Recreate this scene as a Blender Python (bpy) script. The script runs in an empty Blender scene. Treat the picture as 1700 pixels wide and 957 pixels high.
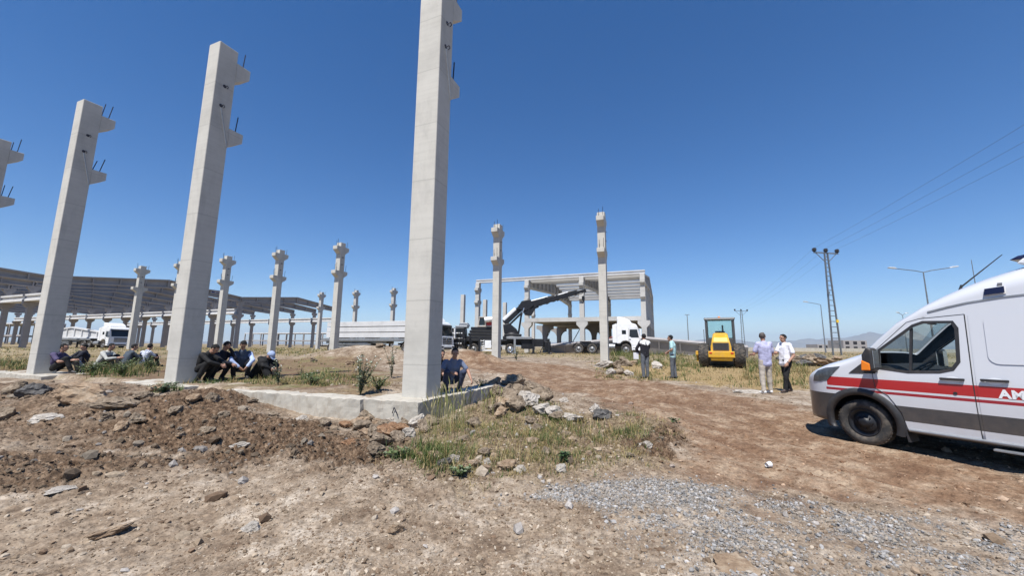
import bpy, bmesh, math, random
import numpy as np
from mathutils import Vector, Matrix, noise as mnoise

random.seed(7)
rng = np.random.default_rng(11)
SC = bpy.context.scene
COL = SC.collection
R = math.radians

# ------------------------------------------------------------------ camera
EYE = 1.5
FPX, PITCH, ROLL = 650.0, R(8.5), R(0.5)
cam_d = bpy.data.cameras.new('camera')
cam_d.sensor_width = 36.0
cam_d.lens = 36.0 * FPX / 1700.0
cam_d.clip_start = 0.05
cam_d.clip_end = 60000
cam = bpy.data.objects.new('camera', cam_d)
COL.objects.link(cam)
cam.matrix_world = Matrix.Translation((0, 0, EYE)) @ Matrix.Rotation(R(90) + PITCH, 4, 'X') @ Matrix.Rotation(ROLL, 4, 'Z')
SC.camera = cam

# ------------------------------------------------------------------ sky and sun
SUN_EL = R(61)
SUN_H = Vector((-0.375, -0.927, 0)).normalized()
SUN_DIR = Vector((SUN_H.x * math.cos(SUN_EL), SUN_H.y * math.cos(SUN_EL), math.sin(SUN_EL)))
w = bpy.data.worlds.new('World')
SC.world = w
w.use_nodes = True
nt = w.node_tree
nt.nodes.clear()
sky = nt.nodes.new('ShaderNodeTexSky')
sky.sky_type = 'NISHITA'
sky.sun_disc = False
sky.sun_elevation = SUN_EL
sky.sun_rotation = math.atan2(SUN_H.x, SUN_H.y)
sky.altitude = 1500
sky.air_density = 1.0
sky.dust_density = 0.2
sky.ozone_density = 2.0
hsv = nt.nodes.new('ShaderNodeHueSaturation')
hsv.inputs['Saturation'].default_value = 1.36
hsv.inputs['Hue'].default_value = 0.506
bg = nt.nodes.new('ShaderNodeBackground')
bg.inputs['Strength'].default_value = 0.10
wo = nt.nodes.new('ShaderNodeOutputWorld')
nt.links.new(sky.outputs[0], hsv.inputs['Color'])
nt.links.new(hsv.outputs[0], bg.inputs['Color'])
nt.links.new(bg.outputs[0], wo.inputs['Surface'])
sun_d = bpy.data.lights.new('sun', 'SUN')
sun_d.energy = 5.0
sun_d.angle = R(0.53)
sun_d.color = (1.0, 0.965, 0.91)
sun = bpy.data.objects.new('sun', sun_d)
COL.objects.link(sun)
sun.rotation_euler = SUN_DIR.to_track_quat('Z', 'Y').to_euler()
SC.view_settings.view_transform = 'Standard'
SC.view_settings.look = 'None'
SC.view_settings.exposure = 0.5
SC.view_settings.gamma = 1.0
SC.view_settings.use_curve_mapping = False
SC.render.engine = 'CYCLES'
SC.cycles.max_bounces = 6
SC.cycles.transparent_max_bounces = 12

# ------------------------------------------------------------------ helpers
# site grid: RV runs along the column rows, NV across them
RV = Vector((0.928, -0.372, 0)).normalized()
NV = Vector((0.372, 0.928, 0)).normalized()
GRID_ANG = math.atan2(RV.y, RV.x)


def site(a, t, z=0.0):
    p = RV * a + NV * t
    return Vector((p.x, p.y, z))


class MB:
    """Collects faces and links them as one mesh object."""
    def __init__(s):
        s.v = []; s.f = []; s.m = []; s.s = []

    def add(s, vs, fs, mat=0, smooth=False):
        n = len(s.v)
        s.v += [(float(p[0]), float(p[1]), float(p[2])) for p in vs]
        s.f += [tuple(i + n for i in f) for f in fs]
        s.m += [mat] * len(fs)
        s.s += [smooth] * len(fs)

    def box(s, c, d, mat=0, M=None):
        x, y, z = d[0] / 2, d[1] / 2, d[2] / 2
        vs = [Vector((sx * x, sy * y, sz * z)) for sx in (-1, 1) for sy in (-1, 1) for sz in (-1, 1)]
        if M is not None:
            vs = [M @ p for p in vs]
        vs = [p + Vector(c) for p in vs]
        s.add(vs, [(0, 1, 3, 2), (4, 6, 7, 5), (0, 4, 5, 1), (2, 3, 7, 6), (0, 2, 6, 4), (1, 5, 7, 3)], mat)

    def box2(s, p0, p1, mat=0):
        s.box([(p0[i] + p1[i]) / 2 for i in range(3)], [abs(p1[i] - p0[i]) for i in range(3)], mat)

    def prism(s, poly, lo, hi, axis='y', mat=0):
        """poly: 2D outline (x,z) extruded on y, (y,z) on x, or (x,y) on z."""
        def P(q, h):
            return {'y': (q[0], h, q[1]), 'x': (h, q[0], q[1]), 'z': (q[0], q[1], h)}[axis]
        n = len(poly)
        vs = [P(q, lo) for q in poly] + [P(q, hi) for q in poly]
        fs = [tuple(range(n))[::-1], tuple(range(n, 2 * n))]
        fs += [(i, (i + 1) % n, n + (i + 1) % n, n + i) for i in range(n)]
        s.add(vs, fs, mat)

    def tube(s, p0, p1, r0, r1=None, n=8, mat=0, cap=True):
        r1 = r0 if r1 is None else r1
        p0 = Vector(p0); p1 = Vector(p1)
        d = (p1 - p0)
        if d.length < 1e-6:
            return
        q = d.to_track_quat('Z', 'Y')
        vs = []
        for p, r in ((p0, r0), (p1, r1)):
            for k in range(n):
                a = 2 * math.pi * k / n
                vs.append(p + q @ Vector((math.cos(a) * r, math.sin(a) * r, 0)))
        fs = [(k, (k + 1) % n, n + (k + 1) % n, n + k) for k in range(n)]
        s.add(vs, fs, mat, n > 6)
        if cap:
            s.add(vs, [tuple(range(n))[::-1], tuple(range(n, 2 * n))], mat)

    def path(s, pts, r, n=6, mat=0):
        for a, b in zip(pts[:-1], pts[1:]):
            s.tube(a, b, r, n=n, mat=mat)

    def bar(s, p0, p1, w, h, mat=0):
        """rectangular bar from p0 to p1, w sideways, h up."""
        p0 = Vector(p0); p1 = Vector(p1)
        d = (p1 - p0); L = d.length
        x = d.normalized()
        up = Vector((0, 0, 1)) if abs(x.z) < 0.95 else Vector((0, 1, 0))
        y = up.cross(x).normalized(); z = x.cross(y)
        vs = []
        for q in (p0, p1):
            for sy, sz in ((-1, -1), (1, -1), (1, 1), (-1, 1)):
                vs.append(q + y * (sy * w / 2) + z * (sz * h / 2))
        s.add(vs, [(3, 2, 1, 0), (4, 5, 6, 7), (0, 1, 5, 4), (1, 2, 6, 5), (2, 3, 7, 6), (3, 0, 4, 7)], mat)

    def lathe(s, prof, axis='y', c=(0, 0, 0), n=28, mat=0, smooth=True):
        """prof: list of (h along axis, radius)."""
        vs = []
        for h, r in prof:
            for k in range(n):
                a = 2 * math.pi * k / n
                ca, sa = math.cos(a) * r, math.sin(a) * r
                p = {'y': (ca, h, sa), 'x': (h, ca, sa), 'z': (ca, sa, h)}[axis]
                vs.append((p[0] + c[0], p[1] + c[1], p[2] + c[2]))
        fs = []
        for i in range(len(prof) - 1):
            for k in range(n):
                k2 = (k + 1) % n
                fs.append((i * n + k, i * n + k2, (i + 1) * n + k2, (i + 1) * n + k))
        s.add(vs, fs, mat, smooth)

    def capsule(s, p0, p1, r0, r1=None, n=12, rings=4, mat=0, squash=None):
        r1 = r0 if r1 is None else r1
        p0 = Vector(p0); p1 = Vector(p1)
        d = p1 - p0
        q = d.to_track_quat('Z', 'Y') if d.length > 1e-6 else Matrix.Identity(3).to_quaternion()
        L = d.length
        rows = []
        for i in range(rings + 1):
            a = -math.pi / 2 + (math.pi / 2) * i / rings
            rows.append((math.sin(a) * r0, math.cos(a) * r0))
        for i in range(rings + 1):
            a = (math.pi / 2) * i / rings
            rows.append((L + math.sin(a) * r1, math.cos(a) * r1))
        vs = []
        for h, r in rows:
            r = max(r, 1e-4)
            for k in range(n):
                a = 2 * math.pi * k / n
                v = Vector((math.cos(a) * r, math.sin(a) * r, h))
                vs.append(p0 + q @ v)
        m = len(rows)
        fs = [(i * n + k, i * n + (k + 1) % n, (i + 1) * n + (k + 1) % n, (i + 1) * n + k) for i in range(m - 1) for k in range(n)]
        fs += [tuple(range(n))[::-1], tuple(range((m - 1) * n, m * n))]
        s.add(vs, fs, mat, True)

    def ellipsoid(s, c, r, n=16, m=10, mat=0, M=None):
        vs = []; c = Vector(c)
        for i in range(m + 1):
            a = -math.pi / 2 + math.pi * i / m
            for k in range(n):
                b = 2 * math.pi * k / n
                ca = max(math.cos(a), 1e-3)
                v = Vector((ca * math.cos(b) * r[0], ca * math.sin(b) * r[1], math.sin(a) * r[2]))
                if M is not None:
                    v = M @ v
                vs.append(c + v)
        fs = [(i * n + k, i * n + (k + 1) % n, (i + 1) * n + (k + 1) % n, (i + 1) * n + k) for i in range(m) for k in range(n)]
        fs += [tuple(range(n))[::-1], tuple(range(m * n, (m + 1) * n))]
        s.add(vs, fs, mat, True)

    def mesh(s, name, mats):
        me = bpy.data.meshes.new(name)
        me.from_pydata(s.v, [], s.f)
        for m in (mats if isinstance(mats, (list, tuple)) else [mats]):
            me.materials.append(m)
        me.polygons.foreach_set('material_index', [int(i) for i in s.m])
        me.polygons.foreach_set('use_smooth', [bool(i) for i in s.s])
        me.update()
        return me

    def build(s, name, mats, parent=None, bevel=0, loc=None, rotz=None, seg=2):
        o = bpy.data.objects.new(name, s.mesh(name, mats))
        COL.objects.link(o)
        if parent is not None:
            o.parent = parent
        if loc is not None:
            o.location = loc
        if rotz is not None:
            o.rotation_euler = (0, 0, rotz)
        if bevel:
            b = o.modifiers.new('bevel', 'BEVEL')
            b.width = bevel; b.segments = seg; b.limit_method = 'ANGLE'; b.angle_limit = R(35)
            b.harden_normals = False
        return o


def tag(o, label=None, cat=None, group=None, kind=None):
    if label: o['label'] = label
    if cat: o['category'] = cat
    if group: o['group'] = group
    if kind: o['kind'] = kind
    return o


def thing(name, label, cat, loc=(0, 0, 0), rotz=0.0, group=None):
    o = bpy.data.objects.new(name, None)
    o.empty_display_size = 0.2
    COL.objects.link(o)
    o.location = loc
    o.rotation_euler = (0, 0, rotz)
    return tag(o, label, cat, group)


def copy_tree(o, parent=None):
    c = o.copy()
    COL.objects.link(c)
    c.parent = parent
    for ch in list(o.children):
        copy_tree(ch, c)
    return c


def frozen(o):
    """apply an object's modifiers to its mesh"""
    dg = bpy.context.evaluated_depsgraph_get()
    dg.update()
    me = bpy.data.meshes.new_from_object(o.evaluated_get(dg))
    old = o.data
    o.modifiers.clear()
    me.name = old.name
    o.data = me
    return o


# ------------------------------------------------------------------ noise in numpy
_perm = rng.permutation(256).astype(np.int64)
_perm = np.concatenate([_perm, _perm, _perm])
_ga = rng.uniform(0, 2 * np.pi, 256)
_gx, _gy = np.cos(_ga), np.sin(_ga)


def perlin(x, y):
    xi = np.floor(x).astype(np.int64); yi = np.floor(y).astype(np.int64)
    xf = x - xi; yf = y - yi
    u = xf * xf * xf * (xf * (xf * 6 - 15) + 10); v = yf * yf * yf * (yf * (yf * 6 - 15) + 10)
    def gr(ix, iy, dx, dy):
        h = _perm[_perm[ix & 255] + (iy & 255)]
        return _gx[h] * dx + _gy[h] * dy
    a = gr(xi, yi, xf, yf); b = gr(xi + 1, yi, xf - 1, yf)
    c = gr(xi, yi + 1, xf, yf - 1); d = gr(xi + 1, yi + 1, xf - 1, yf - 1)
    return (a + u * (b - a)) + v * ((c + u * (d - c)) - (a + u * (b - a)))


def fbm(x, y, octv=4, gain=0.5):
    s = 0; amp = 1.0; f = 1.0
    for k in range(octv):
        s = s + amp * perlin(x * f + 17.3 * k, y * f - 9.1 * k)
        amp *= gain; f *= 2.03
    return s


def sstep(a, b, x):
    t = np.clip((x - a) / (b - a), 0, 1)
    return t * t * (3 - 2 * t)


# ------------------------------------------------------------------ materials
def new_mat(name):
    m = bpy.data.materials.new(name)
    m.use_nodes = True
    nt = m.node_tree
    b = nt.nodes['Principled BSDF']
    return m, nt, b


def N(nt, t, **kw):
    n = nt.nodes.new(t)
    for k, v in kw.items():
        if k in n.inputs.keys():
            n.inputs[k].default_value = v
        else:
            setattr(n, k, v)
    return n


def ramp(nt, fac, stops):
    r = nt.nodes.new('ShaderNodeValToRGB')
    el = r.color_ramp.elements
    while len(el) < len(stops):
        el.new(0.5)
    for e, (p, c) in zip(el, stops):
        e.position = p
        e.color = (*c, 1) if len(c) == 3 else c
    nt.links.new(fac, r.inputs[0])
    return r


def noise_fac(nt, scale, detail=6, rough=0.6, coord='Object', stretch=None):
    tc = nt.nodes.new('ShaderNodeTexCoord')
    src = tc.outputs[coord]
    if stretch:
        mp = nt.nodes.new('ShaderNodeMapping')
        mp.inputs['Scale'].default_value = stretch
        nt.links.new(src, mp.inputs[0]); src = mp.outputs[0]
    n = N(nt, 'ShaderNodeTexNoise', Scale=scale, Detail=detail, Roughness=rough)
    nt.links.new(src, n.inputs['Vector'])
    return n


def simple(name, col, rough=0.6, metal=0.0, var=0.15, scale=6.0, bump=0.0, bscale=None, dirt=None):
    """a base colour with mottling and, if asked, dust"""
    m, nt, b = new_mat(name)
    n = noise_fac(nt, scale)
    lo = tuple(max(0, c * (1 - var)) for c in col); hi = tuple(min(1, c * (1 + var)) for c in col)
    r = ramp(nt, n.outputs['Fac'], [(0.3, lo), (0.7, hi)])
    out = r.outputs[0]
    if dirt:
        n2 = noise_fac(nt, scale * 0.7 + 1.1, 8, 0.7)
        r2 = ramp(nt, n2.outputs['Fac'], [(0.45, (0, 0, 0)), (0.75, (dirt[1],) * 3)])
        mx = N(nt, 'ShaderNodeMixRGB')
        mx.inputs['Color2'].default_value = (*dirt[0], 1)
        nt.links.new(r2.outputs[0], mx.inputs['Fac'])
        nt.links.new(out, mx.inputs['Color1'])
        out = mx.outputs[0]
    nt.links.new(out, b.inputs['Base Color'])
    b.inputs['Roughness'].default_value = rough
    b.inputs['Metallic'].default_value = metal
    if bump:
        nb = noise_fac(nt, bscale or scale * 5)
        bp = N(nt, 'ShaderNodeBump', Strength=bump, Distance=0.02)
        nt.links.new(nb.outputs['Fac'], bp.inputs['Height'])
        nt.links.new(bp.outputs[0], b.inputs['Normal'])
    return m


def concrete(name, col, joints=None, stain=0.35, scale=1.0, grime=None):
    """cast concrete: cloudy mottling, small pits, faint shutter joints across the height, grime runs"""
    m, nt, b = new_mat(name)
    L = nt.links.new
    n1 = noise_fac(nt, 0.9 * scale, 7, 0.65)
    r1 = ramp(nt, n1.outputs['Fac'], [(0.25, tuple(c * 0.80 for c in col)), (0.5, col), (0.78, tuple(min(1, c * 1.10) for c in col))])
    n2 = noise_fac(nt, 3.2 * scale, 8, 0.7, stretch=(1, 1, 0.35))
    r2 = ramp(nt, n2.outputs['Fac'], [(0.50, (0, 0, 0)), (0.80, (stain,) * 3)])
    mx = N(nt, 'ShaderNodeMixRGB'); mx.inputs['Color2'].default_value = (*(grime or [c * 0.55 for c in col]), 1)
    L(r2.outputs[0], mx.inputs['Fac']); L(r1.outputs[0], mx.inputs['Color1'])
    out = mx.outputs[0]
    n3 = noise_fac(nt, 38 * scale, 3, 0.6)
    r3 = ramp(nt, n3.outputs['Fac'], [(0.66, (0, 0, 0)), (0.74, (0.55,) * 3)])
    mx3 = N(nt, 'ShaderNodeMixRGB'); mx3.inputs['Color2'].default_value = (*(c * 0.5 for c in col), 1)
    L(r3.outputs[0], mx3.inputs['Fac']); L(out, mx3.inputs['Color1']); out = mx3.outputs[0]
    hgt = n3.outputs['Fac']
    if joints:
        tc = nt.nodes.new('ShaderNodeTexCoord'); sp = nt.nodes.new('ShaderNodeSeparateXYZ')
        L(tc.outputs['Object'], sp.inputs[0])
        ad = N(nt, 'ShaderNodeMath', operation='MULTIPLY_ADD'); ad.inputs[1].default_value = 0.06
        L(n1.outputs['Fac'], ad.inputs[0]); L(sp.outputs['Z'], ad.inputs[2])
        pm = N(nt, 'ShaderNodeMath', operation='PINGPONG'); pm.inputs[1].default_value = joints / 2
        L(ad.outputs[0], pm.inputs[0])
        lt = N(nt, 'ShaderNodeMath', operation='LESS_THAN'); lt.inputs[1].default_value = 0.010
        L(pm.outputs[0], lt.inputs[0])
        rj = N(nt, 'ShaderNodeMath', operation='MULTIPLY'); rj.inputs[1].default_value = 0.32
        L(lt.outputs[0], rj.inputs[0])
        mj = N(nt, 'ShaderNodeMixRGB'); mj.inputs['Color2'].default_value = (*(c * 0.45 for c in col), 1)
        L(rj.outputs[0], mj.inputs['Fac']); L(out, mj.inputs['Color1']); out = mj.outputs[0]
    n5 = noise_fac(nt, 2.2 * scale, 8, 0.7, stretch=(0.5, 0.5, 6.0))
    r5 = ramp(nt, n5.outputs['Fac'], [(0.30, (0.78, 0.77, 0.76)), (0.5, (1.0,) * 3), (0.70, (1.10, 1.10, 1.09))])
    m5 = N(nt, 'ShaderNodeMixRGB', blend_type='MULTIPLY'); m5.inputs['Fac'].default_value = 0.34
    L(out, m5.inputs['Color1']); L(r5.outputs[0], m5.inputs['Color2']); out = m5.outputs[0]
    L(out, b.inputs['Base Color'])
    b.inputs['Roughness'].default_value = 0.9
    bp = N(nt, 'ShaderNodeBump', Strength=0.25, Distance=0.01)
    L(hgt, bp.inputs['Height']); L(bp.outputs[0], b.inputs['Normal'])
    return m


def glass(name, tint=(0.55, 0.68, 0.68), rough=0.02, clear=0.75, refl=1.0):
    m, nt, b = new_mat(name)
    nt.nodes.remove(b)
    out = nt.nodes['Material Output']
    tr = N(nt, 'ShaderNodeBsdfTransparent'); tr.inputs[0].default_value = (*(c * clear for c in tint), 1)
    gl = N(nt, 'ShaderNodeBsdfGlossy', Roughness=rough)
    fr = N(nt, 'ShaderNodeFresnel', IOR=1.5)
    mx = nt.nodes.new('ShaderNodeMixShader')
    ml = N(nt, 'ShaderNodeMath', operation='MULTIPLY'); ml.inputs[1].default_value = refl
    nt.links.new(fr.outputs[0], ml.inputs[0]); nt.links.new(ml.outputs[0], mx.inputs[0]); nt.links.new(tr.outputs[0], mx.inputs[1]); nt.links.new(gl.outputs[0], mx.inputs[2])
    nt.links.new(mx.outputs[0], out.inputs['Surface'])
    return m


M = {}
M['concrete_near'] = concrete('concrete_column', (0.50, 0.48, 0.43), joints=1.18, stain=0.5)
M['concrete'] = concrete('concrete_precast', (0.48, 0.465, 0.435), stain=0.25)
M['concrete_dirty'] = concrete('concrete_footing', (0.43, 0.40, 0.34), stain=0.9, scale=1.6, grime=(0.22, 0.165, 0.115))
M['concrete_roof'] = concrete('concrete_beam', (0.31, 0.29, 0.28), stain=0.25)
M['concrete_white'] = concrete('concrete_fresh', (0.56, 0.56, 0.56), stain=0.15)
M['rebar'] = simple('rebar_steel', (0.045, 0.045, 0.06), 0.6, 0.6, 0.3)
M['hole'] = simple('dark_hole', (0.02, 0.02, 0.025), 0.9)
M['black_steel'] = simple('black_painted_steel', (0.007, 0.008, 0.011), 0.5, 0.1, 0.4, 4, dirt=((0.10, 0.08, 0.065), 0.12))
M['grey_steel'] = simple('grey_steel', (0.30, 0.31, 0.32), 0.45, 0.5, 0.2)
M['galv'] = simple('galvanised_steel', (0.22, 0.235, 0.25), 0.5, 0.6, 0.25)
M['white_paint'] = simple('white_vehicle_paint', (0.78, 0.79, 0.80), 0.28, 0.0, 0.04, 2, dirt=((0.42, 0.36, 0.29), 0.42))
M['rubber'] = simple('tyre_rubber', (0.030, 0.029, 0.028), 0.85, 0, 0.3, 8, dirt=((0.20, 0.16, 0.12), 0.85))
M['rim'] = simple('steel_wheel_rim', (0.25, 0.25, 0.25), 0.5, 0.5, 0.2)
M['dark_glass'] = simple('dark_cab_glass', (0.015, 0.02, 0.024), 0.06, 0.0, 0.2)
M['chrome'] = simple('bright_metal', (0.62, 0.63, 0.65), 0.25, 0.9, 0.1)
M['black_plastic'] = simple('black_plastic', (0.022, 0.022, 0.024), 0.55, 0, 0.2, 5, dirt=((0.15, 0.125, 0.10), 0.3))
M['lamp_glass'] = simple('headlamp_lens', (0.10, 0.11, 0.12), 0.08, 0.3, 0.3, 20)
M['amber'] = simple('amber_lens', (0.75, 0.20, 0.015), 0.25, 0, 0.1)
M['red_lens'] = simple('red_lens', (0.55, 0.02, 0.02), 0.25)
M['red_trim'] = simple('red_steel', (0.42, 0.035, 0.03), 0.5)
M['yellow'] = simple('yellow_machine_paint', (0.68, 0.38, 0.025), 0.42, 0, 0.12, 3, dirt=((0.30, 0.22, 0.13), 0.45))
M['glass'] = glass('clear_glass')

# ================================================================== terrain
OUT_PTS = np.array([(0, 0, 0), (0, 3, 0), (-3, 3, 0.0), (3, 3, 0), (5.5, 6.4, 0), (8, 4, -0.01), (9, 9, 0.08), (-1.2, 6.0, 0.16), (-4, 5.5, 0.12), (-8, 6, 0.15), (-8.7, 8.9, 0.42), (-11, 9.9, 0.47), (-14, 11.1, 0.47), (-20, 13.6, 0.47), (-7.4, 8.3, 0.35),
                    (-16, 9, 0.25), (0.5, 8.5, 0.3), (1.5, 12, 0.35), (5.3, 15.8, 0.29), (6.4, 15.8, 0.28), (7.4, 11.85, 0.19), (8.4, 12.3, 0.19), (14, 12, 0.2), (12.7, 23.9, 0.35), (5.3, 22.4, 0.62),
                    (-1, 25, 0.72), (30, 30, 0.5), (25, 15, 0.3), (0, 40, 0.78), (10, 40, 0.85), (34, 41, 0.85), (60, 60, 0.85), (0, 80, 0.95), (-60, 60, 0.8), (0, -8, 0), (-10, -10, 0), (12, -10, 0),
                    (80, 20, 0.6), (-80, 20, 0.6), (200, 100, 0.9), (-200, 100, 0.9), (0, 300, 0.9), (60, 110, 0.95), (100, -100, 0.2), (-100, -100, 0.2)], float)
IN_PTS = np.array([(-2.2, 7.6, 0.55), (-4, 8.3, 0.56), (-6, 10, 0.57), (-8, 11, 0.57), (-14, 13, 0.56), (-11, 11.5, 0.57), (-21, 15, 0.55), (-1.2, 9.5, 0.5), (-3, 11, 0.53), (-6, 16, 0.58), (-15, 20, 0.6), (-30, 20, 0.6), (-1, 25, 0.72), (-13.4, 30, 0.8), (-19.7, 32.4, 0.78),
                   (-26, 35, 0.85), (-38, 40, 0.85), (-60, 60, 0.8), (0, 40, 0.78), (10, 40, 0.85), (0, 80, 0.95), (5.3, 22.4, 0.62), (0, 300, 0.9), (-200, 100, 0.9), (200, 100, 0.9)], float)
# heaps of spoil: x, y, height, radius
HEAPS = [(-4.1, 6.3, 0.10, 0.6), (-3.2, 6.6, 0.10, 0.5), (-6.2, 7.0, 0.14, 0.9), (-7.6, 7.2, 0.10, 0.7), (-8.8, 8.2, 0.10, 0.6), (-7.0, 8.2, 0.20, 1.0), (-5.6, 7.7, 0.22, 0.8), (-8.3, 8.7, 0.14, 0.9), (-9.8, 9.2, 0.10, 0.8), (-4.6, 6.9, 0.12, 0.8),
         (-8.6, 22.5, 0.75, 1.9), (-6.6, 22.0, 0.5, 1.3), (-11.0, 23.2, 0.35, 1.8), (-2.9, 20.5, 0.62, 1.5), (-1.4, 20.0, 0.3, 1.2),
         (2.45, 6.75, 0.08, 0.35), (2.1, 6.9, 0.06, 0.4), (1.35, 4.75, 0.05, 0.6), (0.2, 7.8, 0.12, 0.8), (-0.2, 5.9, 0.08, 0.6), (-3.7, 9.0, 0.07, 0.45), (-2.7, 8.7, 0.06, 0.5)]


def idw(pts, X, Y):
    r = np.sqrt(X * X + Y * Y) + 1.5
    th = np.arctan2(X, Y + 1e-9)
    lr = np.log(r)
    num = np.zeros_like(X); den = np.zeros_like(X)
    for px, py, pz in pts:
        pr = math.hypot(px, py) + 1.5
        dth = np.abs(th - math.atan2(px, py + 1e-9)); dth = np.minimum(dth, 2 * np.pi - dth)
        d2 = (lr - math.log(pr)) ** 2 + (dth * 0.8) ** 2
        wgt = 1.0 / (d2 + 0.004) ** 1.8
        num += wgt * pz; den += wgt
    return num / den


def base_height(X, Y):
    X = np.asarray(X, float); Y = np.asarray(Y, float)
    a = X * RV.x + Y * RV.y; t = X * NV.x + Y * NV.y
    o = idw(OUT_PTS, X, Y); i = idw(IN_PTS, X, Y)
    wd = 0.06 + 0.35 * np.clip(t - 8.5, 0, 12)
    m = sstep(-wd, wd, t - 5.78) * sstep(-wd, wd, -(a + 4.2))
    z = o + (i - o) * m
    for hx, hy, h, rr in HEAPS:
        d = np.sqrt((X - hx) ** 2 + (Y - hy) ** 2) / rr
        k = h * np.exp(-d * d * 1.1)
        if hy < 10 and hx < -4:
            k = k * (1 - m)
        z = np.maximum(z, z + k * 1.0)
    return z


def spot(px, py, zoff=0.0):
    """where the line of sight through a photo pixel meets the ground"""
    u = (px - 850) / FPX; v = (478.5 - py) / FPX
    c, s = math.cos(ROLL), math.sin(ROLL)
    u2, v2 = u * c - v * s, u * s + v * c
    d = np.array([u2, math.cos(PITCH) - v2 * math.sin(PITCH), math.sin(PITCH) + v2 * math.cos(PITCH)])
    z = 0.2
    for _ in range(25):
        k = (z - EYE) / d[2]
        z = 0.5 * z + 0.5 * float(base_height(np.array([d[0] * k]), np.array([d[1] * k]))[0])
        z = min(z, EYE - 0.02)
    k = (z + zoff - EYE) / d[2]
    return Vector((d[0] * k, d[1] * k, z))


def poly_dist(poly, X, Y):
    """signed distance to a polygon, negative inside"""
    P = np.array(poly, float)
    d = np.full(X.shape, 1e18); ins = np.zeros(X.shape, bool)
    for i in range(len(P)):
        x0, y0 = P[i]; x1, y1 = P[(i + 1) % len(P)]
        ex, ey = x1 - x0, y1 - y0
        tt = np.clip(((X - x0) * ex + (Y - y0) * ey) / (ex * ex + ey * ey + 1e-12), 0, 1)
        d = np.minimum(d, (X - x0 - tt * ex) ** 2 + (Y - y0 - tt * ey) ** 2)
        c = ((y0 > Y) != (y1 > Y)) & (X < (x1 - x0) * (Y - y0) / (y1 - y0 + 1e-12) + x0)
        ins ^= c
    d = np.sqrt(d)
    return np.where(ins, -d, d)


def zone(pix):
    return [tuple(spot(x, y)[:2]) for x, y in pix]


Z_GRAVEL = zone([(860, 838), (930, 812), (1010, 806), (1070, 796), (1140, 802), (1210, 815), (1320, 826), (1480, 850), (1700, 878), (2100, 940), (1900, 1100), (1250, 1100), (1130, 900), (1010, 862), (930, 848)])
Z_HEAP = zone([(880, 836), (930, 812), (1010, 806), (1070, 796), (1140, 802), (1190, 815), (1170, 838), (1060, 838), (960, 840)])
Z_WEED = zone([(640, 768), (700, 715), (760, 690), (830, 655), (900, 668), (960, 690), (1060, 688), (1105, 715), (1085, 775), (1000, 783), (900, 790), (780, 800), (700, 792)])
Z_DARK = zone([(110, 735), (180, 700), (220, 665), (300, 652), (395, 645), (430, 685), (560, 705), (650, 745), (660, 800), (560, 790), (470, 760), (400, 775), (300, 752), (200, 755)])
Z_DARK2 = zone([(-300, 740), (-100, 640), (60, 636), (240, 642), (220, 690), (120, 735), (20, 745)])
Z_DARK3 = zone([(-200, 815), (0, 752), (150, 752), (330, 762), (190, 800), (80, 826)])
Z_DARK4 = zone([(1030, 735), (1130, 705), (1150, 745), (1110, 760), (1060, 755)])
Z_RED = zone([(700, 600), (880, 602), (1000, 618), (1350, 680), (1700, 790), (2100, 870), (2000, 980), (1700, 870), (1450, 835), (1250, 812), (1130, 795), (1110, 715), (1000, 662), (880, 636)])
Z_STRAW = zone([(980, 604), (1060, 600), (1160, 596), (1350, 600), (1500, 630), (1360, 640), (1300, 652), (1130, 634), (1040, 626)])
Z_FIELD_L = zone([(400, 646), (620, 655), (660, 640), (620, 600), (480, 596), (0, 590), (-400, 600), (-400, 640), (20, 620), (240, 632), (350, 632)])


def masks(X, Y):
    n1 = fbm(X * 1.1 + 3, Y * 1.1, 4); n2 = fbm(X * 3.7, Y * 3.7 + 8, 4); n3 = fbm(X * 0.35 - 5, Y * 0.35, 4)
    r = np.sqrt(X * X + Y * Y)
    def soft(poly, wd, k1, k2):
        d = poly_dist(poly, X, Y) + n1 * k1 + n2 * k2
        return 1 - sstep(-wd, wd, d)
    g = np.maximum(soft(Z_GRAVEL, 0.35, 0.9, 0.35) * (0.10 + 0.72 * sstep(-0.30, 0.35, n1 + 0.6 * n2)), soft(Z_HEAP, 0.12, 0.22, 0.15))
    weed = soft(Z_WEED, 0.30, 0.5, 0.3)
    dark = np.maximum.reduce([soft(Z_DARK, 0.30, 0.6, 0.3), 0.72 * soft(Z_DARK2, 0.4, 0.5, 0.3), 0.9 * soft(Z_DARK3, 0.2, 0.4, 0.2), soft(Z_DARK4, 0.15, 0.3, 0.15)])
    red = soft(Z_RED, 0.5, 0.8, 0.4)
    straw = soft(Z_STRAW, 0.6, 1.0, 0.4)
    fl = soft(Z_FIELD_L, 0.5, 1.0, 0.4)
    far = sstep(24, 38, r + 6 * n3)
    return dict(gravel=g, weed=weed, dark=dark, red=red, straw=straw, field=fl, far=far, n1=n1, n2=n2, n3=n3, r=r)


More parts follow.
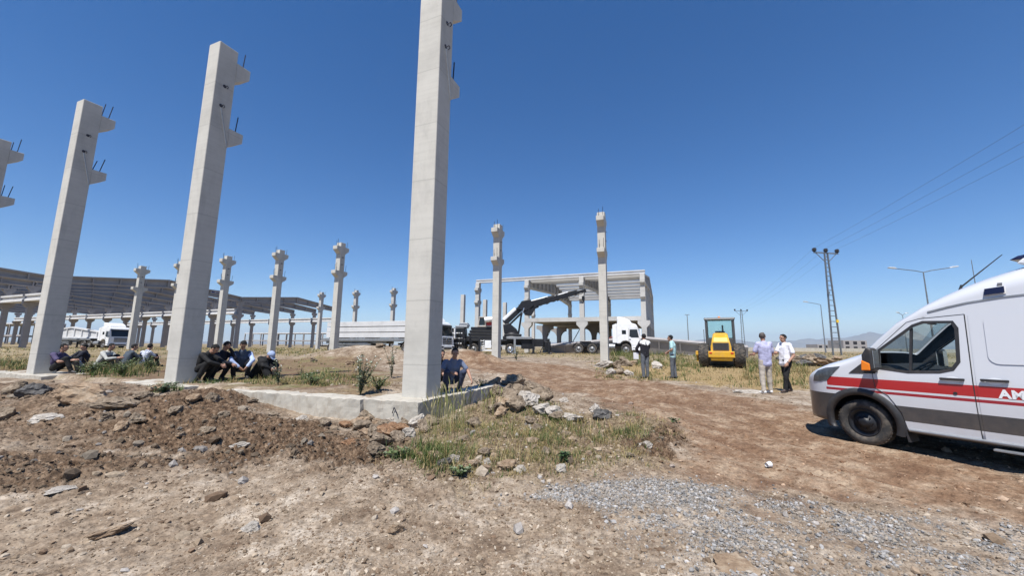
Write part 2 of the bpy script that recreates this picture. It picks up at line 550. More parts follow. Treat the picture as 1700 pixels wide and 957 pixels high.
def ground_height(X, Y, mk=None):
    X = np.asarray(X, float); Y = np.asarray(Y, float)
    if mk is None:
        mk = masks(X, Y)
    z = base_height(X, Y)
    r = mk['r']
    near = 1 - sstep(20, 60, r)
    rough = 0.6 + 2.3 * mk['dark'] + 0.7 * mk['weed'] + 0.2 * mk['gravel'] - 0.25 * mk['red'] * (1 - mk['dark'])
    z = z + near * 0.045 * mk['n1'] * rough + near * 0.032 * mk['n2'] * rough
    b = fbm(X * 11, Y * 11, 3)
    z = z + near * rough * 0.030 * np.abs(b) * (1 - 0.5 * sstep(9, 14, r))
    c = fbm(X * 30, Y * 30, 2)
    z = z + near * (1 - sstep(5, 12, r)) * 0.011 * rough * c
    # wheel ruts on the dirt track, running from the far site towards the lower right
    q = X * 0.965 + Y * 0.263
    wob = 0.25 * fbm(X * 0.4, Y * 0.4, 2)
    z = z + near * mk['red'] * 0.030 * np.sin((q + wob) * 2 * np.pi / 0.62) * sstep(-0.2, 0.3, mk['n3'] + 0.2)
    far_n = sstep(60, 200, r)
    z = z + far_n * 0.15 * fbm(X * 0.01, Y * 0.01, 3)
    # level bed under the parked van
    return z


def ground_z(x, y):
    return float(ground_height(np.array([x]), np.array([y]))[0])


def build_ground():
    # polar sheet round the viewpoint: dense in the half the picture shows, out to the horizon
    th = np.concatenate([np.linspace(-64, 64, 1150), np.linspace(66, 294, 90)])
    th = np.radians(th)
    rr = np.concatenate([[0.4, 0.9], np.geomspace(1.4, 9.0, 520), np.geomspace(9.05, 60, 330)[1:], np.geomspace(62, 45000, 60)])
    nT, nR = len(th), len(rr)
    TH, RR = np.meshgrid(th, rr)
    X = (np.sin(TH) * RR).ravel(); Y = (np.cos(TH) * RR).ravel()
    mk = masks(X, Y)
    Z = ground_height(X, Y, mk)
    X = np.append(X, 0); Y = np.append(Y, 0); Z = np.append(Z, 0.0)
    co = np.stack([X, Y, Z], 1).astype(np.float32)
    i = np.arange(nR - 1)[:, None] * nT; k = np.arange(nT)[None, :]; k2 = (k + 1) % nT
    q = np.stack([i + k, i + k2, i + nT + k2, i + nT + k], -1).reshape(-1, 4)
    q = q[:, ::-1]
    c = nR * nT
    tri = np.stack([np.full(nT, c), (np.arange(nT) + 1) % nT, np.arange(nT)], 1)
    tri = tri[:, ::-1][:, [0, 1, 2]]
    me = bpy.data.meshes.new('ground')
    nv = len(co); nf = len(q) + len(tri)
    me.vertices.add(nv); me.vertices.foreach_set('co', co.ravel())
    loops = np.concatenate([q.ravel(), tri.ravel()]).astype(np.int32)
    me.loops.add(len(loops)); me.loops.foreach_set('vertex_index', loops)
    starts = np.concatenate([np.arange(len(q)) * 4, len(q) * 4 + np.arange(len(tri)) * 3]).astype(np.int32)
    me.polygons.add(nf); me.polygons.foreach_set('loop_start', starts)
    me.polygons.foreach_set('use_smooth', np.ones(nf, bool))
    me.update(); me.validate()
    for nm in ('gravel', 'weed', 'dark', 'red', 'straw', 'field', 'far'):
        at = me.attributes.new(nm, 'FLOAT', 'POINT')
        at.data.foreach_set('value', np.append(mk[nm], 0).astype(np.float32))
    o = bpy.data.objects.new('ground', me)
    COL.objects.link(o)
    o['kind'] = 'structure'
    # soil colours: which soil lies where comes from the zone masks, the grain from noise
    m, nt, b = new_mat('site_soil')
    L = nt.links.new
    def attr(nm):
        a = N(nt, 'ShaderNodeAttribute', attribute_name=nm); return a.outputs['Fac']
    def mix(f, c1, c2):
        x = N(nt, 'ShaderNodeMixRGB'); L(f, x.inputs['Fac']); L(c1, x.inputs['Color1'])
        if isinstance(c2, tuple): x.inputs['Color2'].default_value = (*c2, 1)
        else: L(c2, x.inputs['Color2'])
        return x.outputs[0]
    nb = noise_fac(nt, 0.9, 8, 0.65); ng = noise_fac(nt, 14, 6, 0.7); nf_ = noise_fac(nt, 55, 4, 0.7)
    npatch = noise_fac(nt, 2.6, 10, 0.72)
    pm = N(nt, 'ShaderNodeMath', operation='MULTIPLY_ADD'); pm.inputs[1].default_value = 0.65
    L(npatch.outputs['Fac'], pm.inputs[0])
    pm2 = N(nt, 'ShaderNodeMath', operation='MULTIPLY'); pm2.inputs[1].default_value = 0.45
    L(nb.outputs['Fac'], pm2.inputs[0]); L(pm2.outputs[0], pm.inputs[2])
    dust = ramp(nt, pm.outputs[0], [(0.42, (0.125, 0.086, 0.058)), (0.51, (0.230, 0.176, 0.126)), (0.58, (0.300, 0.242, 0.182)), (0.68, (0.45, 0.392, 0.322))])
    grain = ramp(nt, ng.outputs['Fac'], [(0.32, (0.40, 0.38, 0.37)), (0.50, (0.96, 0.95, 0.94)), (0.68, (1.30, 1.29, 1.27))])
    redr = ramp(nt, pm.outputs[0], [(0.43, (0.130, 0.074, 0.044)), (0.54, (0.205, 0.132, 0.083)), (0.66, (0.33, 0.25, 0.175))])
    darkr = ramp(nt, ng.outputs['Fac'], [(0.32, (0.060, 0.037, 0.023)), (0.52, (0.120, 0.079, 0.050)), (0.68, (0.22, 0.160, 0.110))])
    strawr = ramp(nt, ng.outputs['Fac'], [(0.30, (0.20, 0.135, 0.065)), (0.62, (0.33, 0.245, 0.125))])
    fieldr = ramp(nt, nb.outputs['Fac'], [(0.36, (0.125, 0.078, 0.052)), (0.52, (0.20, 0.145, 0.085)), (0.64, (0.155, 0.145, 0.062))])
    gravr = ramp(nt, nf_.outputs['Fac'], [(0.35, (0.13, 0.118, 0.105)), (0.55, (0.27, 0.25, 0.23)), (0.75, (0.40, 0.385, 0.365))])
    farr = ramp(nt, noise_fac(nt, 0.05, 8, 0.7).outputs['Fac'], [(0.38, (0.17, 0.135, 0.075)), (0.5, (0.27, 0.215, 0.13)), (0.64, (0.33, 0.27, 0.18))])
    weedr = ramp(nt, ng.outputs['Fac'], [(0.3, (0.11, 0.075, 0.048)), (0.6, (0.21, 0.165, 0.105))])
    c = dust.outputs[0]
    c = mix(attr('red'), c, redr.outputs[0])
    c = mix(attr('field'), c, fieldr.outputs[0])
    c = mix(attr('straw'), c, strawr.outputs[0])
    c = mix(attr('weed'), c, weedr.outputs[0])
    c = mix(attr('dark'), c, darkr.outputs[0])
    c = mix(attr('gravel'), c, gravr.outputs[0])
    c = mix(attr('far'), c, farr.outputs[0])
    mu = N(nt, 'ShaderNodeMixRGB', blend_type='MULTIPLY'); mu.inputs['Fac'].default_value = 0.85
    L(c, mu.inputs['Color1']); L(grain.outputs[0], mu.inputs['Color2'])
    g2 = ramp(nt, nf_.outputs['Fac'], [(0.32, (0.62, 0.60, 0.58)), (0.5, (1.0,) * 3), (0.68, (1.22, 1.21, 1.20))])
    mu2 = N(nt, 'ShaderNodeMixRGB', blend_type='MULTIPLY'); mu2.inputs['Fac'].default_value = 0.8
    L(mu.outputs[0], mu2.inputs['Color1']); L(g2.outputs[0], mu2.inputs['Color2'])
    L(mu2.outputs[0], b.inputs['Base Color'])
    b.inputs['Roughness'].default_value = 0.95
    b.inputs['Specular IOR Level'].default_value = 0.15
    bp = N(nt, 'ShaderNodeBump', Strength=0.6, Distance=0.015)
    L(nf_.outputs['Fac'], bp.inputs['Height']); L(bp.outputs[0], b.inputs['Normal'])
    me.materials.append(m)
    return o


build_ground()


# ------------------------------------------------------------------ distant hills
def build_hills():
    n = 500; m = 14
    m_h = simple('hill_ground', (0.16, 0.14, 0.10), 0.95, var=0.3, scale=0.001)
    vs = []; fs = []
    for i in range(n + 1):
        az = R(-75 + 150 * i / n)
        x = az * 6
        h = 0.55 + 0.45 * float(fbm(np.array([x]), np.array([2.2]), 5)[0]) * 1.6
        right = 0.25 + 0.75 * float(sstep(-0.15, 0.35, np.array([az]))[0])
        top = max(40, 560 * h * right)
        for j in range(m):
            d = 14000 + 9000 * j / (m - 1)
            k = max(0.0, math.sin(math.pi * j / (m - 1))) ** 0.8
            rg = 1 + 0.5 * float(fbm(np.array([x * 4 + j]), np.array([j * 0.7]), 3)[0])
            vs.append((math.sin(az) * d, math.cos(az) * d, -20 + top * k * (rg if j < m / 2 - 1 else 1)))
    for i in range(n):
        for j in range(m - 1):
            fs.append((i * m + j, (i + 1) * m + j, (i + 1) * m + j + 1, i * m + j + 1))
    b = MB(); b.add(vs, fs, 0, True)
    o = b.build('hills', m_h)
    o['kind'] = 'structure'


build_hills()


# ------------------------------------------------------------------ the air between here and the hills
def build_haze():
    b = MB(); b.box2((-26000, -26000, -60), (26000, 26000, 900))
    m = bpy.data.materials.new('haze_air'); m.use_nodes = True
    nt = m.node_tree; nt.nodes.clear()
    v = N(nt, 'ShaderNodeVolumePrincipled', Density=0.00006, Anisotropy=0.0)
    v.inputs['Color'].default_value = (0.70, 0.84, 1.0, 1)
    o = N(nt, 'ShaderNodeOutputMaterial'); nt.links.new(v.outputs[0], o.inputs['Volume'])
    ob = b.build('haze', m); ob['kind'] = 'stuff'


build_haze()

# ================================================================== precast columns
CW, CD, CTOP = 0.44, 0.48, 9.42           # width along the row, depth across it, top level


def corbel_mesh(mat, z_root, z_tip, z_top, out, side, w=CW - 0.006):
    b = MB()
    y0 = side * (CD / 2 - 0.002); y1 = side * (CD / 2 + out)
    b.prism([(y0, z_root), (y1, z_tip), (y1, z_top), (y0, z_top + 0.004)], -w / 2, w / 2, 'x', 0)
    return b


def rebar_at(x, y, z, side, lean, h):
    b = MB()
    b.tube((x, y, z - 0.05), (x + lean * 0.3, y + side * lean, z + h), 0.013, n=5)
    return b


def make_column(double, base_z, hi=True, name='concrete_column', label='', group=None):
    """origin on the column axis at z = 0; corbels at two levels, on one side or on both"""
    t = thing(name, label, 'column', group=group)
    mat = M['concrete_near'] if hi else M['concrete']
    b = MB()
    x, y = CW / 2, CD / 2
    b.box2((-x, -y, base_z), (x, y, CTOP))
    b.build('shaft', mat, t, bevel=0.018)
    sides = (1, -1) if double else (1,)
    for s in sides:
        for zr, zt, zp in ((8.52, 8.82, 9.10), (6.66, 6.93, 7.18)):
            corbel_mesh(mat, zr, zt, zp, 0.37, s).build('corbel', mat, t, bevel=0.012)
            for k in (-1, 1):
                rb = rebar_at(k * 0.13 + 0.02, s * (CD / 2 + 0.14 + 0.05 * k), zp, s, random.uniform(0.02, 0.10), random.uniform(0.42, 0.6))
                rb.build('rebar', M['rebar'], t)
    if hi:
        h = MB()
        for zz, yy in ((8.25, 0.0), (7.68, -0.03)):
            h.tube((x - 0.05, yy, zz), (x + 0.004, yy, zz), 0.045, n=10)
            h.path([(x, yy, zz - 0.02), (x + 0.05, yy + 0.03, zz + 0.03), (x + 0.06, yy + 0.06, zz - 0.01), (x + 0.03, yy + 0.05, zz - 0.05)], 0.009)
        h.build('lifting_loop', M['rebar'], t)
        s = MB()
        s.tube((x + 0.006, -0.03, 7.62), (x + 0.008, CD / 2 - 0.02, 6.62), 0.017, n=6)
        s.build('drain_pipe', M['grey_steel'], t)
    return t


# front row: four columns, corbels on the inner side only
front = [((-4.05 - CW / 2), 6.06 + CD / 2, 'tall grey concrete column nearest the camera, standing at the corner of the footing'),
         ((-10.62 - CW / 2), 5.70 + CD / 2, 'tall concrete column shading the dark-clothed squatting people at its foot'),
         ((-17.45 - CW / 2), 5.70 + CD / 2, 'concrete column at far left beside the person in the purple shirt sitting at its foot'),
         ((-24.05 - CW / 2), 5.66 + CD / 2, 'concrete column cut off by the left edge with only its two corbels showing')]
for a, t_, lab in front:
    c = make_column(False, 0.3, True, label=lab, group='front row of bare columns')
    c.location = site(a, t_)
    c.rotation_euler = (0, 0, GRID_ANG)
    if a > -6:
        c.scale = (1.2, 1.0, 1.0); c.location = site(a - 0.045, t_)

# second row: eight columns, corbels on both sides
lab2 = ['concrete column with double corbels right of the crane boom tip, in front of the white tractor unit',
        'concrete column with double corbels standing in front of the crane truck',
        'concrete column of the second row mostly hidden behind the nearest column',
        'concrete column with double corbels at the left end of the beam trailer, behind the earth mound',
        'concrete column with double corbels above the person bowed under a pale blue cap',
        'concrete column with double corbels just right of the second nearest column, above the dark-clothed squatters',
        'concrete column with double corbels hidden behind the second nearest column',
        'concrete column with double corbels right beside the white truck with the windscreen facing us']
col2 = make_column(True, 0.2, True, label='', group='second row of bare columns')
for k in range(8):
    c = col2 if k == 0 else copy_tree(col2)
    c['label'] = lab2[k]
    c.location = site(-3.45 - 6.72 * k + (0.5 if k == 2 else 0), 22.8)
    c.rotation_euler = (0, 0, GRID_ANG)

# third row, far off beyond the beam trailer
lab3 = [(-28.8, 'distant column peeking out from behind the right edge of the nearest column'),
        (-35.5, 'small distant double-corbel column above the right half of the beam trailer'),
        (-42.2, 'small distant double-corbel column above the left half of the beam trailer'),
        (-48.95, 'small distant double-corbel column left of the beam trailer at the open end of the halls')]
col3 = make_column(True, 0.2, False, label='', group='third row of bare columns')
for k, (a, lab) in enumerate(lab3):
    c = col3 if k == 0 else copy_tree(col3)
    c['label'] = lab
    c.location = site(a, 44.2)
    c.rotation_euler = (0, 0, GRID_ANG)

# plain posts beyond the crane
def plain_post(px, Y, ztop, lab):
    u = (px - 850) / FPX
    b = MB(); b.box2((-0.3, -0.3, 0.3), (0.3, 0.3, ztop))
    o = b.build('concrete_post', M['concrete'], None, bevel=0.02, loc=(u * Y * 1.0, Y, 0), rotz=GRID_ANG)
    tag(o, lab, 'column', 'plain posts beyond the crane')
plain_post(768.5, 62, 9.6, 'plain concrete post without corbels above the dark crane carrier, left of the frame building')
plain_post(805.5, 66, 9.3, 'plain concrete post without corbels just inside the left bay of the frame building')
plain_post(838.5, 70, 9.3, 'plain concrete post showing at the right edge of the column before the crane')


# ------------------------------------------------------------------ strip footing
def footing_box(b, a0, a1, t0, t1, z0, z1, rough=0.0):
    b.add([site(a, t, z) for a in (a0, a1) for t in (t0, t1) for z in (z0, z1)],
          [(0, 1, 3, 2), (4, 6, 7, 5), (0, 4, 5, 1), (2, 3, 7, 6), (0, 2, 6, 4), (1, 5, 7, 3)])


def footing(name, label, a0, a1, t0, t1, z0, z1, cuts=(10, 3, 3), jag=0.022):
    b = MB()
    na, ntt = max(2, int(abs(a1 - a0) / 0.07)), max(2, int(abs(t1 - t0) / 0.07))
    nz = max(2, int((z1 - z0) / 0.07))
    def P(i, j, k):
        p = site(a0 + (a1 - a0) * i / na, t0 + (t1 - t0) * j / ntt, z0 + (z1 - z0) * k / nz)
        q = mnoise.noise_vector(p * 2.1) * jag + mnoise.noise_vector(p * 9) * jag * 0.5
        edge = (i in (0, na)) + (j in (0, ntt)) + (k in (0, nz))
        if edge >= 2:
            q -= Vector((0, 0, 1)) * abs(mnoise.noise(p * 5)) * jag * 2.0
        return p + q
    idx = {}
    vs = []; fs = []
    def vid(i, j, k):
        if (i, j, k) not in idx:
            idx[(i, j, k)] = len(vs); vs.append(P(i, j, k))
        return idx[(i, j, k)]
    for i in range(na):
        for j in range(ntt):
            fs.append((vid(i, j, nz), vid(i + 1, j, nz), vid(i + 1, j + 1, nz), vid(i, j + 1, nz)))
    for i in range(na):
        for k in range(nz):
            fs.append((vid(i, 0, k), vid(i + 1, 0, k), vid(i + 1, 0, k + 1), vid(i, 0, k + 1)))
            fs.append((vid(i, ntt, k), vid(i, ntt, k + 1), vid(i + 1, ntt, k + 1), vid(i + 1, ntt, k)))
    for j in range(ntt):
        for k in range(nz):
            fs.append((vid(0, j, k), vid(0, j, k + 1), vid(0, j + 1, k + 1), vid(0, j + 1, k)))
            fs.append((vid(na, j, k), vid(na, j + 1, k), vid(na, j + 1, k + 1), vid(na, j, k + 1)))
    b.add(vs, fs)
    return b


ft = thing('strip_footing', 'low weathered concrete strip footing carrying the nearest column, with a rubble heap at its corner', 'footing')
footing('', '', -5.08, -3.92, 5.66, 6.85, -0.1, 0.57).build('corner_pad', M['concrete_dirty'], ft)
footing('', '', -4.42, -3.925, 6.853, 9.05, -0.1, 0.565).build('side_beam', M['concrete_dirty'], ft)
footing('', '', -8.6, -5.083, 5.58, 6.0, -0.1, 0.558).build('front_beam', M['concrete_dirty'], ft)
fx = MB()
p = site(-4.42, 5.63, 0.36)
fx.path([p, p + RV * 0.03 + Vector((0, 0, 0.10)), p + RV * 0.09 + Vector((0, 0, 0.02)), p + RV * 0.11 - Vector((0, 0, 0.03))], 0.008)
fx.build('rebar_hook', M['rebar'], ft)
for a0, a1, lab in ((-12.4, -9.9, 'pale concrete pad at the foot of the column with the dark-clothed squatters'), (-20.3, -16.3, 'pale concrete pad under the far left column behind the tan boulder')):
    o = footing('', '', a0, a1, 5.50, 6.6, 0.0, 0.572).build('footing_pad', M['concrete_dirty'])
    tag(o, lab, 'footing', 'column pads')


# ================================================================== precast frame parts
def gable_beam(L, ze, zr, de, dr, rib=2.6, web=0.14, fl=0.62):
    """I-beam with a pitched top, along local y from 0 to L; the top at ze at the ends, zr at the middle"""
    b = MB()
    n = 2
    def top(y): return ze + (zr - ze) * (1 - abs(y - L / 2) / (L / 2))
    def dep(y): return de + (dr - de) * (1 - abs(y - L / 2) / (L / 2))
    ys = [0, L / 2, L]
    b.prism([(0, top(0) - 0.18), (L / 2, top(L / 2) - 0.18), (L, top(L) - 0.18), (L, top(L) - dep(L) + 0.16), (L / 2, top(L / 2) - dep(L / 2) + 0.16), (0, top(0) - dep(0) + 0.16)], -web / 2, web / 2, 'x')
    b.prism([(0, top(0)), (L / 2, top(L / 2)), (L, top(L)), (L, top(L) - 0.2), (L / 2, top(L / 2) - 0.2), (0, top(0) - 0.2)], -fl / 2, fl / 2, 'x')
    b.prism([(0, top(0) - dep(0) + 0.18), (L / 2, top(L / 2) - dep(L / 2) + 0.18), (L, top(L) - dep(L) + 0.18), (L, top(L) - dep(L)), (L / 2, top(L / 2) - dep(L / 2)), (0, top(0) - dep(0))], -fl / 2 + 0.03, fl / 2 - 0.03, 'x')
    k = int(round(L / rib))
    for i in range(k + 1):
        y = min(max(L * i / k, 0.12), L - 0.12)
        b.box2((-fl / 2 + 0.004, y - 0.07, top(y) - dep(y) + 0.15), (fl / 2 - 0.004, y + 0.07, top(y) - 0.15))
    return b


def hall_column_mesh(h=8.5, low=6.5):
    b = MB()
    b.box2((-0.24, -0.25, 0.2), (0.24, 0.25, h))
    for s in (-1, 1):
        b.prism([(s * 0.25, low - 0.75), (s * 0.68, low - 0.35), (s * 0.68, low), (s * 0.25, low)], -0.22, 0.22, 'x')
        b.prism([(s * 0.25, h - 0.65), (s * 0.55, h - 0.35), (s * 0.55, h - 0.002), (s * 0.25, h - 0.002)], -0.22, 0.22, 'x')
    return b


# ------------------------------------------------------------------ the long roofed halls at the left
hall = thing('precast_hall', 'long roofed precast halls at far left with rows of pitched grey beams on columns', 'building', site(-67, 44), GRID_ANG)
BAY = 6.72
NB = 13
colm = hall_column_mesh().mesh('column', M['concrete_roof'])
gird = MB(); gird.prism([(-0.3, 6.505), (0.3, 6.505), (0.3, 6.75), (0.12, 6.85), (0.12, 7.1), (0.32, 7.16), (0.32, 7.36), (-0.32, 7.36), (-0.32, 7.16), (-0.12, 7.1), (-0.12, 6.85), (-0.3, 6.75)], 0.26, BAY - 0.26, 'x')
girm = gird.mesh('crane_girder', M['concrete_white'])
L1 = 21.2
bm_ = gable_beam(L1 - 0.06, 9.38, 10.62, 0.85, 1.25).mesh('gable_beam', M['concrete_roof'])
bm_low = gable_beam(L1 - 0.06, 9.15, 9.85, 0.85, 1.2).mesh('gable_beam', M['concrete_roof'])
purl = MB(); purl.prism([(-0.14, 0), (0.14, 0), (0.09, -0.3), (-0.09, -0.3)], 0.23, BAY - 0.23, 'x')
purm = purl.mesh('purlin', M['concrete_roof'])


def hpart(name, me, loc):
    o = bpy.data.objects.new(name, me); COL.objects.link(o); o.parent = hall; o.location = loc; return o


rows_t = [-L1, 0.0, L1 - 0.2]
for i in range(NB):
    x = -BAY * i
    for ti, ty in enumerate(rows_t):
        if ti == 0 and i > 8: continue
        hpart('column', colm, (x, ty, 0))
        if i < NB - 1 and not (ti == 0 and i > 3):
            for s in (-1, 1):
                if (ti == 2 and s == 1):
                    continue
                hpart('crane_girder', girm, (x - BAY, ty + s * 0.36, 0))
    for ty in (-L1, 0.0):
        hpart('gable_beam', bm_, (x, ty + 0.03, 0))
    if i < 10:
        hpart('gable_beam', bm_low, (x, -2 * L1 + 0.03, 0))
# pale signs fixed on the end beam
for y0 in (-9.0, -4.9):
    s = MB(); s.box2((0.20, y0, 9.42), (0.235, y0 + 1.7, 9.98))
    s.prism([(y0 + 0.15, 9.5), (y0 + 0.55, 9.5), (y0 + 0.62, 9.7), (y0 + 0.5, 9.9), (y0 + 0.2, 9.9), (y0 + 0.1, 9.7)], 0.236, 0.245, 'x', 1)
    s.box2((0.236, y0 + 0.72, 9.72), (0.245, y0 + 1.6, 9.88), 1)
    s.box2((0.236, y0 + 0.72, 9.52), (0.245, y0 + 1.5, 9.62), 1)
    s.build('sign', [simple('pale_sign', (0.38, 0.38, 0.42), 0.6), simple('sign_blue', (0.03, 0.04, 0.16), 0.6)], hall)

# low sheds beyond the halls
def shed(px, Y, L, h, lab, open_=True, rot=GRID_ANG, mat=None):
    t = thing('low_shed', lab, 'shed', ((px - 850) / FPX * Y, Y, 0.7), rot)
    b = MB(); b.box2((-L / 2, -4, h - 0.35), (L / 2, 4, h)); b.build('roof', mat or M['concrete_white'], t)
    pm = MB(); pm.box2((-0.15, -0.15, 0), (0.15, 0.15, h - 0.352)); me = pm.mesh('post', M['concrete_roof'])
    n = int(L / 4.5)
    for i in range(n + 1):
        for y in (-3.8, 3.8):
            o = bpy.data.objects.new('post', me); COL.objects.link(o); o.parent = t; o.location = (-L / 2 + 0.2 + (L - 0.4) * i / n, y, 0)
    b = MB(); b.box2((-L / 2, 3.94, h * 0.38), (L / 2, 4.1, h * 0.46)); b.box2((-L / 2, -4.1, h * 0.38), (L / 2, -3.96, h * 0.46)); b.build('rail', M['concrete_roof'], t)
shed(515, 150, 60, 5.2, 'low open shed with a white roof far behind the halls')
shed(20, 120, 46, 6.2, 'low open shed with a pale roof seen through the halls at the left edge')

# ------------------------------------------------------------------ the two-storey frame at the right
fr = thing('frame_building', 'unfinished two-storey concrete frame building with ribbed roof behind the crane boom', 'building', site(-2.4, 43.1), GRID_ANG)
FB = 6.47
LB = 21.4
fc = MB()
fc.box2((-0.25, -0.25, 0.3), (0.25, 0.25, 9.25))
fcm_mat = M['concrete']
def fpart(b, name, loc=(0, 0, 0), mat=None, bevel=0.0):
    return b.build(name, mat or M['concrete'], fr, loc=loc, bevel=bevel)
colf = MB(); colf.box2((-0.25, -0.25, 0.3), (0.25, 0.25, 9.25))
for s in (-1, 1):
    colf.prism([(s * 0.25, 8.0), (s * 0.52, 8.3), (s * 0.52, 8.62), (s * 0.25, 8.62)], -0.24, 0.24, 'x')
    colf.prism([(s * 0.25, 6.5), (s * 0.52, 6.75), (s * 0.52, 7.05), (s * 0.25, 7.05)], -0.24, 0.24, 'x')
colf_me = colf.mesh('column', M['concrete'])
brk = MB()
for s in (-1, 1):
    brk.prism([(s * 0.25, 3.55), (s * 0.62, 3.95), (s * 0.62, 4.29), (s * 0.25, 4.29)], -0.24, 0.24, 'y')
brk_me = brk.mesh('corbel', M['concrete'])
lowc = MB(); lowc.box2((-0.27, -0.27, 0.3), (0.27, 0.27, 4.29))
for s in (-1, 1):
    arc = [(s * 0.27, 2.7)] + [(s * (0.27 + 0.85 * (1 - math.cos(q))), 2.7 + 1.1 * math.sin(q)) for q in [k * math.pi / 12 for k in range(1, 7)]] + [(s * 1.12, 4.28), (s * 0.27, 4.28)]
    lowc.prism(arc, -0.26, 0.26, 'y')
lowc_me = lowc.mesh('column', M['concrete_roof'])
def fobj(name, me, loc):
    o = bpy.data.objects.new(name, me); COL.objects.link(o); o.parent = fr; o.location = loc; return o
for i in range(4):
    fobj('column', colf_me, (-FB * i, 0, 0))
    if i < 3: fobj('corbel', brk_me, (-FB * i, 0, 0))
    fobj('column', colf_me, (-FB * i, LB, 0))
    if i < 3:
        for y in ((7.1, 14.2) if i else ()):
            fobj('column', lowc_me, (-FB * i, y, 0))
# gable end posts on the right
ge = MB(); ge.box2((-0.25, -0.25, 0.3), (0.25, 0.25, 9.0)); ge_me = ge.mesh('column', M['concrete'])
for y in (5.3, 10.7, 16.0):
    fobj('column', ge_me, (0.02, y, 0))
b = MB(); b.box2((-FB * 2 - 0.2, -0.262, 4.30), (-0.255, 0.9, 4.75)); b.box2((-FB * 2 - 0.2, 0.9, 4.42), (-0.255, LB + 0.2, 4.752)); fpart(b, 'floor_slab')
for y in (7.1, 14.2):
    b = MB(); b.box2((-FB * 2 - 0.2, y - 0.3, 4.291), (-0.27, y + 0.3, 4.415)); fpart(b, 'floor_beam', mat=M['concrete_roof'])
b = MB(); b.box2((-0.2, 0.255, 4.1), (0.2, LB - 0.255, 4.9)); fpart(b, 'edge_beam')
b = MB(); b.prism([(-0.22, 9.252), (0.22, 9.252), (0.22, 9.38), (0.10, 9.42), (0.10, 9.50), (0.22, 9.54), (0.22, 9.66), (-0.22, 9.66), (-0.22, 9.54), (-0.10, 9.50), (-0.10, 9.42), (-0.22, 9.38)], -FB * 3 - 0.2, 0.3, 'x'); fpart(b, 'eaves_beam', mat=M['concrete_white'])
b = MB(); b.box2((-FB * 2, LB - 0.22, 9.252), (0.3, LB + 0.22, 9.66)); fpart(b, 'eaves_beam', mat=M['concrete_white'])
fgb = gable_beam(LB - 0.5, 9.2, 10.7, 0.9, 1.75, 1.8).mesh('gable_beam', M['concrete'])
for i in range(3):
    fobj('gable_beam', fgb, (-FB * i, 0.25, 0.02))
def rz(y): return 9.24 + 1.5 * (1 - abs(y - LB / 2) / (LB / 2))
pr = MB(); pr.prism([(-0.50, 0), (0.50, 0), (0.42, -0.30), (-0.42, -0.30)], 0.22, FB - 0.22, 'x'); pr_me = pr.mesh('purlin', M['concrete_white'])
for i in range(2):
    for k in range(13):
        y = 1.0 + (LB - 2.0) * k / 12
        o = fobj('purlin', pr_me, (-FB * (i + 1), y, rz(y) - 0.02))
for (x0, y0, x1, y1) in ((-FB * 2 + 0.4, 3.2, -FB * 2 + 2.2, 3.0), (-FB * 1 - 2.6, 2.4, -FB * 1 - 0.6, 2.6)):
    b = MB(); b.tube((x0, y0, 0.5), (x1, y1, 4.0), 0.05, n=6); fpart(b, 'prop', mat=M['grey_steel'])

# pitched beam set down on the ground in front of the frame
gb = gable_beam(19.0, 1.05, 1.98, 1.05, 1.95, 2.0, web=0.30, fl=0.5).build('roof_beam', M['concrete_roof'], None, loc=site(-12.4, 42.0, 0.72), rotz=GRID_ANG - R(90))
gb.rotation_mode = 'XYZ'; gb.rotation_euler = (0, R(22), GRID_ANG - R(90))
tag(gb, 'long pitched grey concrete roof beam lying on the ground behind the white tractor unit', 'concrete beam')

# ================================================================== ambulance van
# local axes: x forward from the front axle, y to its left, z up
VAN_TOP = [(1.02, 0.60, 0.16), (1.0, 0.82, 0.18), (0.95, 1.0, 0.2), (0.86, 1.10, 0.2), (0.70, 1.18, 0.2), (0.5, 1.265, 0.2), (0.23, 1.355, 0.2), (0.0, 1.445, 0.18), (-0.09, 1.495, 0.16),
           (-0.3, 1.72, 0.14), (-0.53, 1.96, 0.16), (-0.85, 2.20, 0.22), (-1.05, 2.32, 0.28), (-1.25, 2.42, 0.32), (-1.44, 2.50, 0.36), (-1.75, 2.60, 0.40), (-2.1, 2.66, 0.42), (-2.6, 2.69, 0.42),
           (-3.5, 2.70, 0.42), (-4.3, 2.69, 0.42), (-4.7, 2.64, 0.42), (-4.82, 2.52, 0.4)]
_vx = np.array([s[0] for s in VAN_TOP])[::-1]; _vz = np.array([s[1] for s in VAN_TOP])[::-1]; _vd = np.array([s[2] for s in VAN_TOP])[::-1]


def van_w(x):
    if x < 0.2: return 1.0
    u = min(1.0, (x - 0.2) / 0.825)
    return max(0.02, (1 - u ** 2.7)) ** 0.42


def van_y(x, z):
    zt = float(np.interp(x, _vx, _vz)); zs = zt - float(np.interp(x, _vx, _vd)); W = van_w(x)
    def tum(q): return 1 - 0.03 * max(0, (0.9 - q) / 0.6) ** 2 if q < 1.05 else 1 - 0.078 * (q - 1.05)
    if z <= zs:
        return W * tum(z)
    k = min(1.0, max(0.0, (z - zs) / (zt - zs)))
    sq = k ** 1.45
    return W * tum(zs) * max(0.0, 1 - sq * sq) ** (0.5 * 0.69)


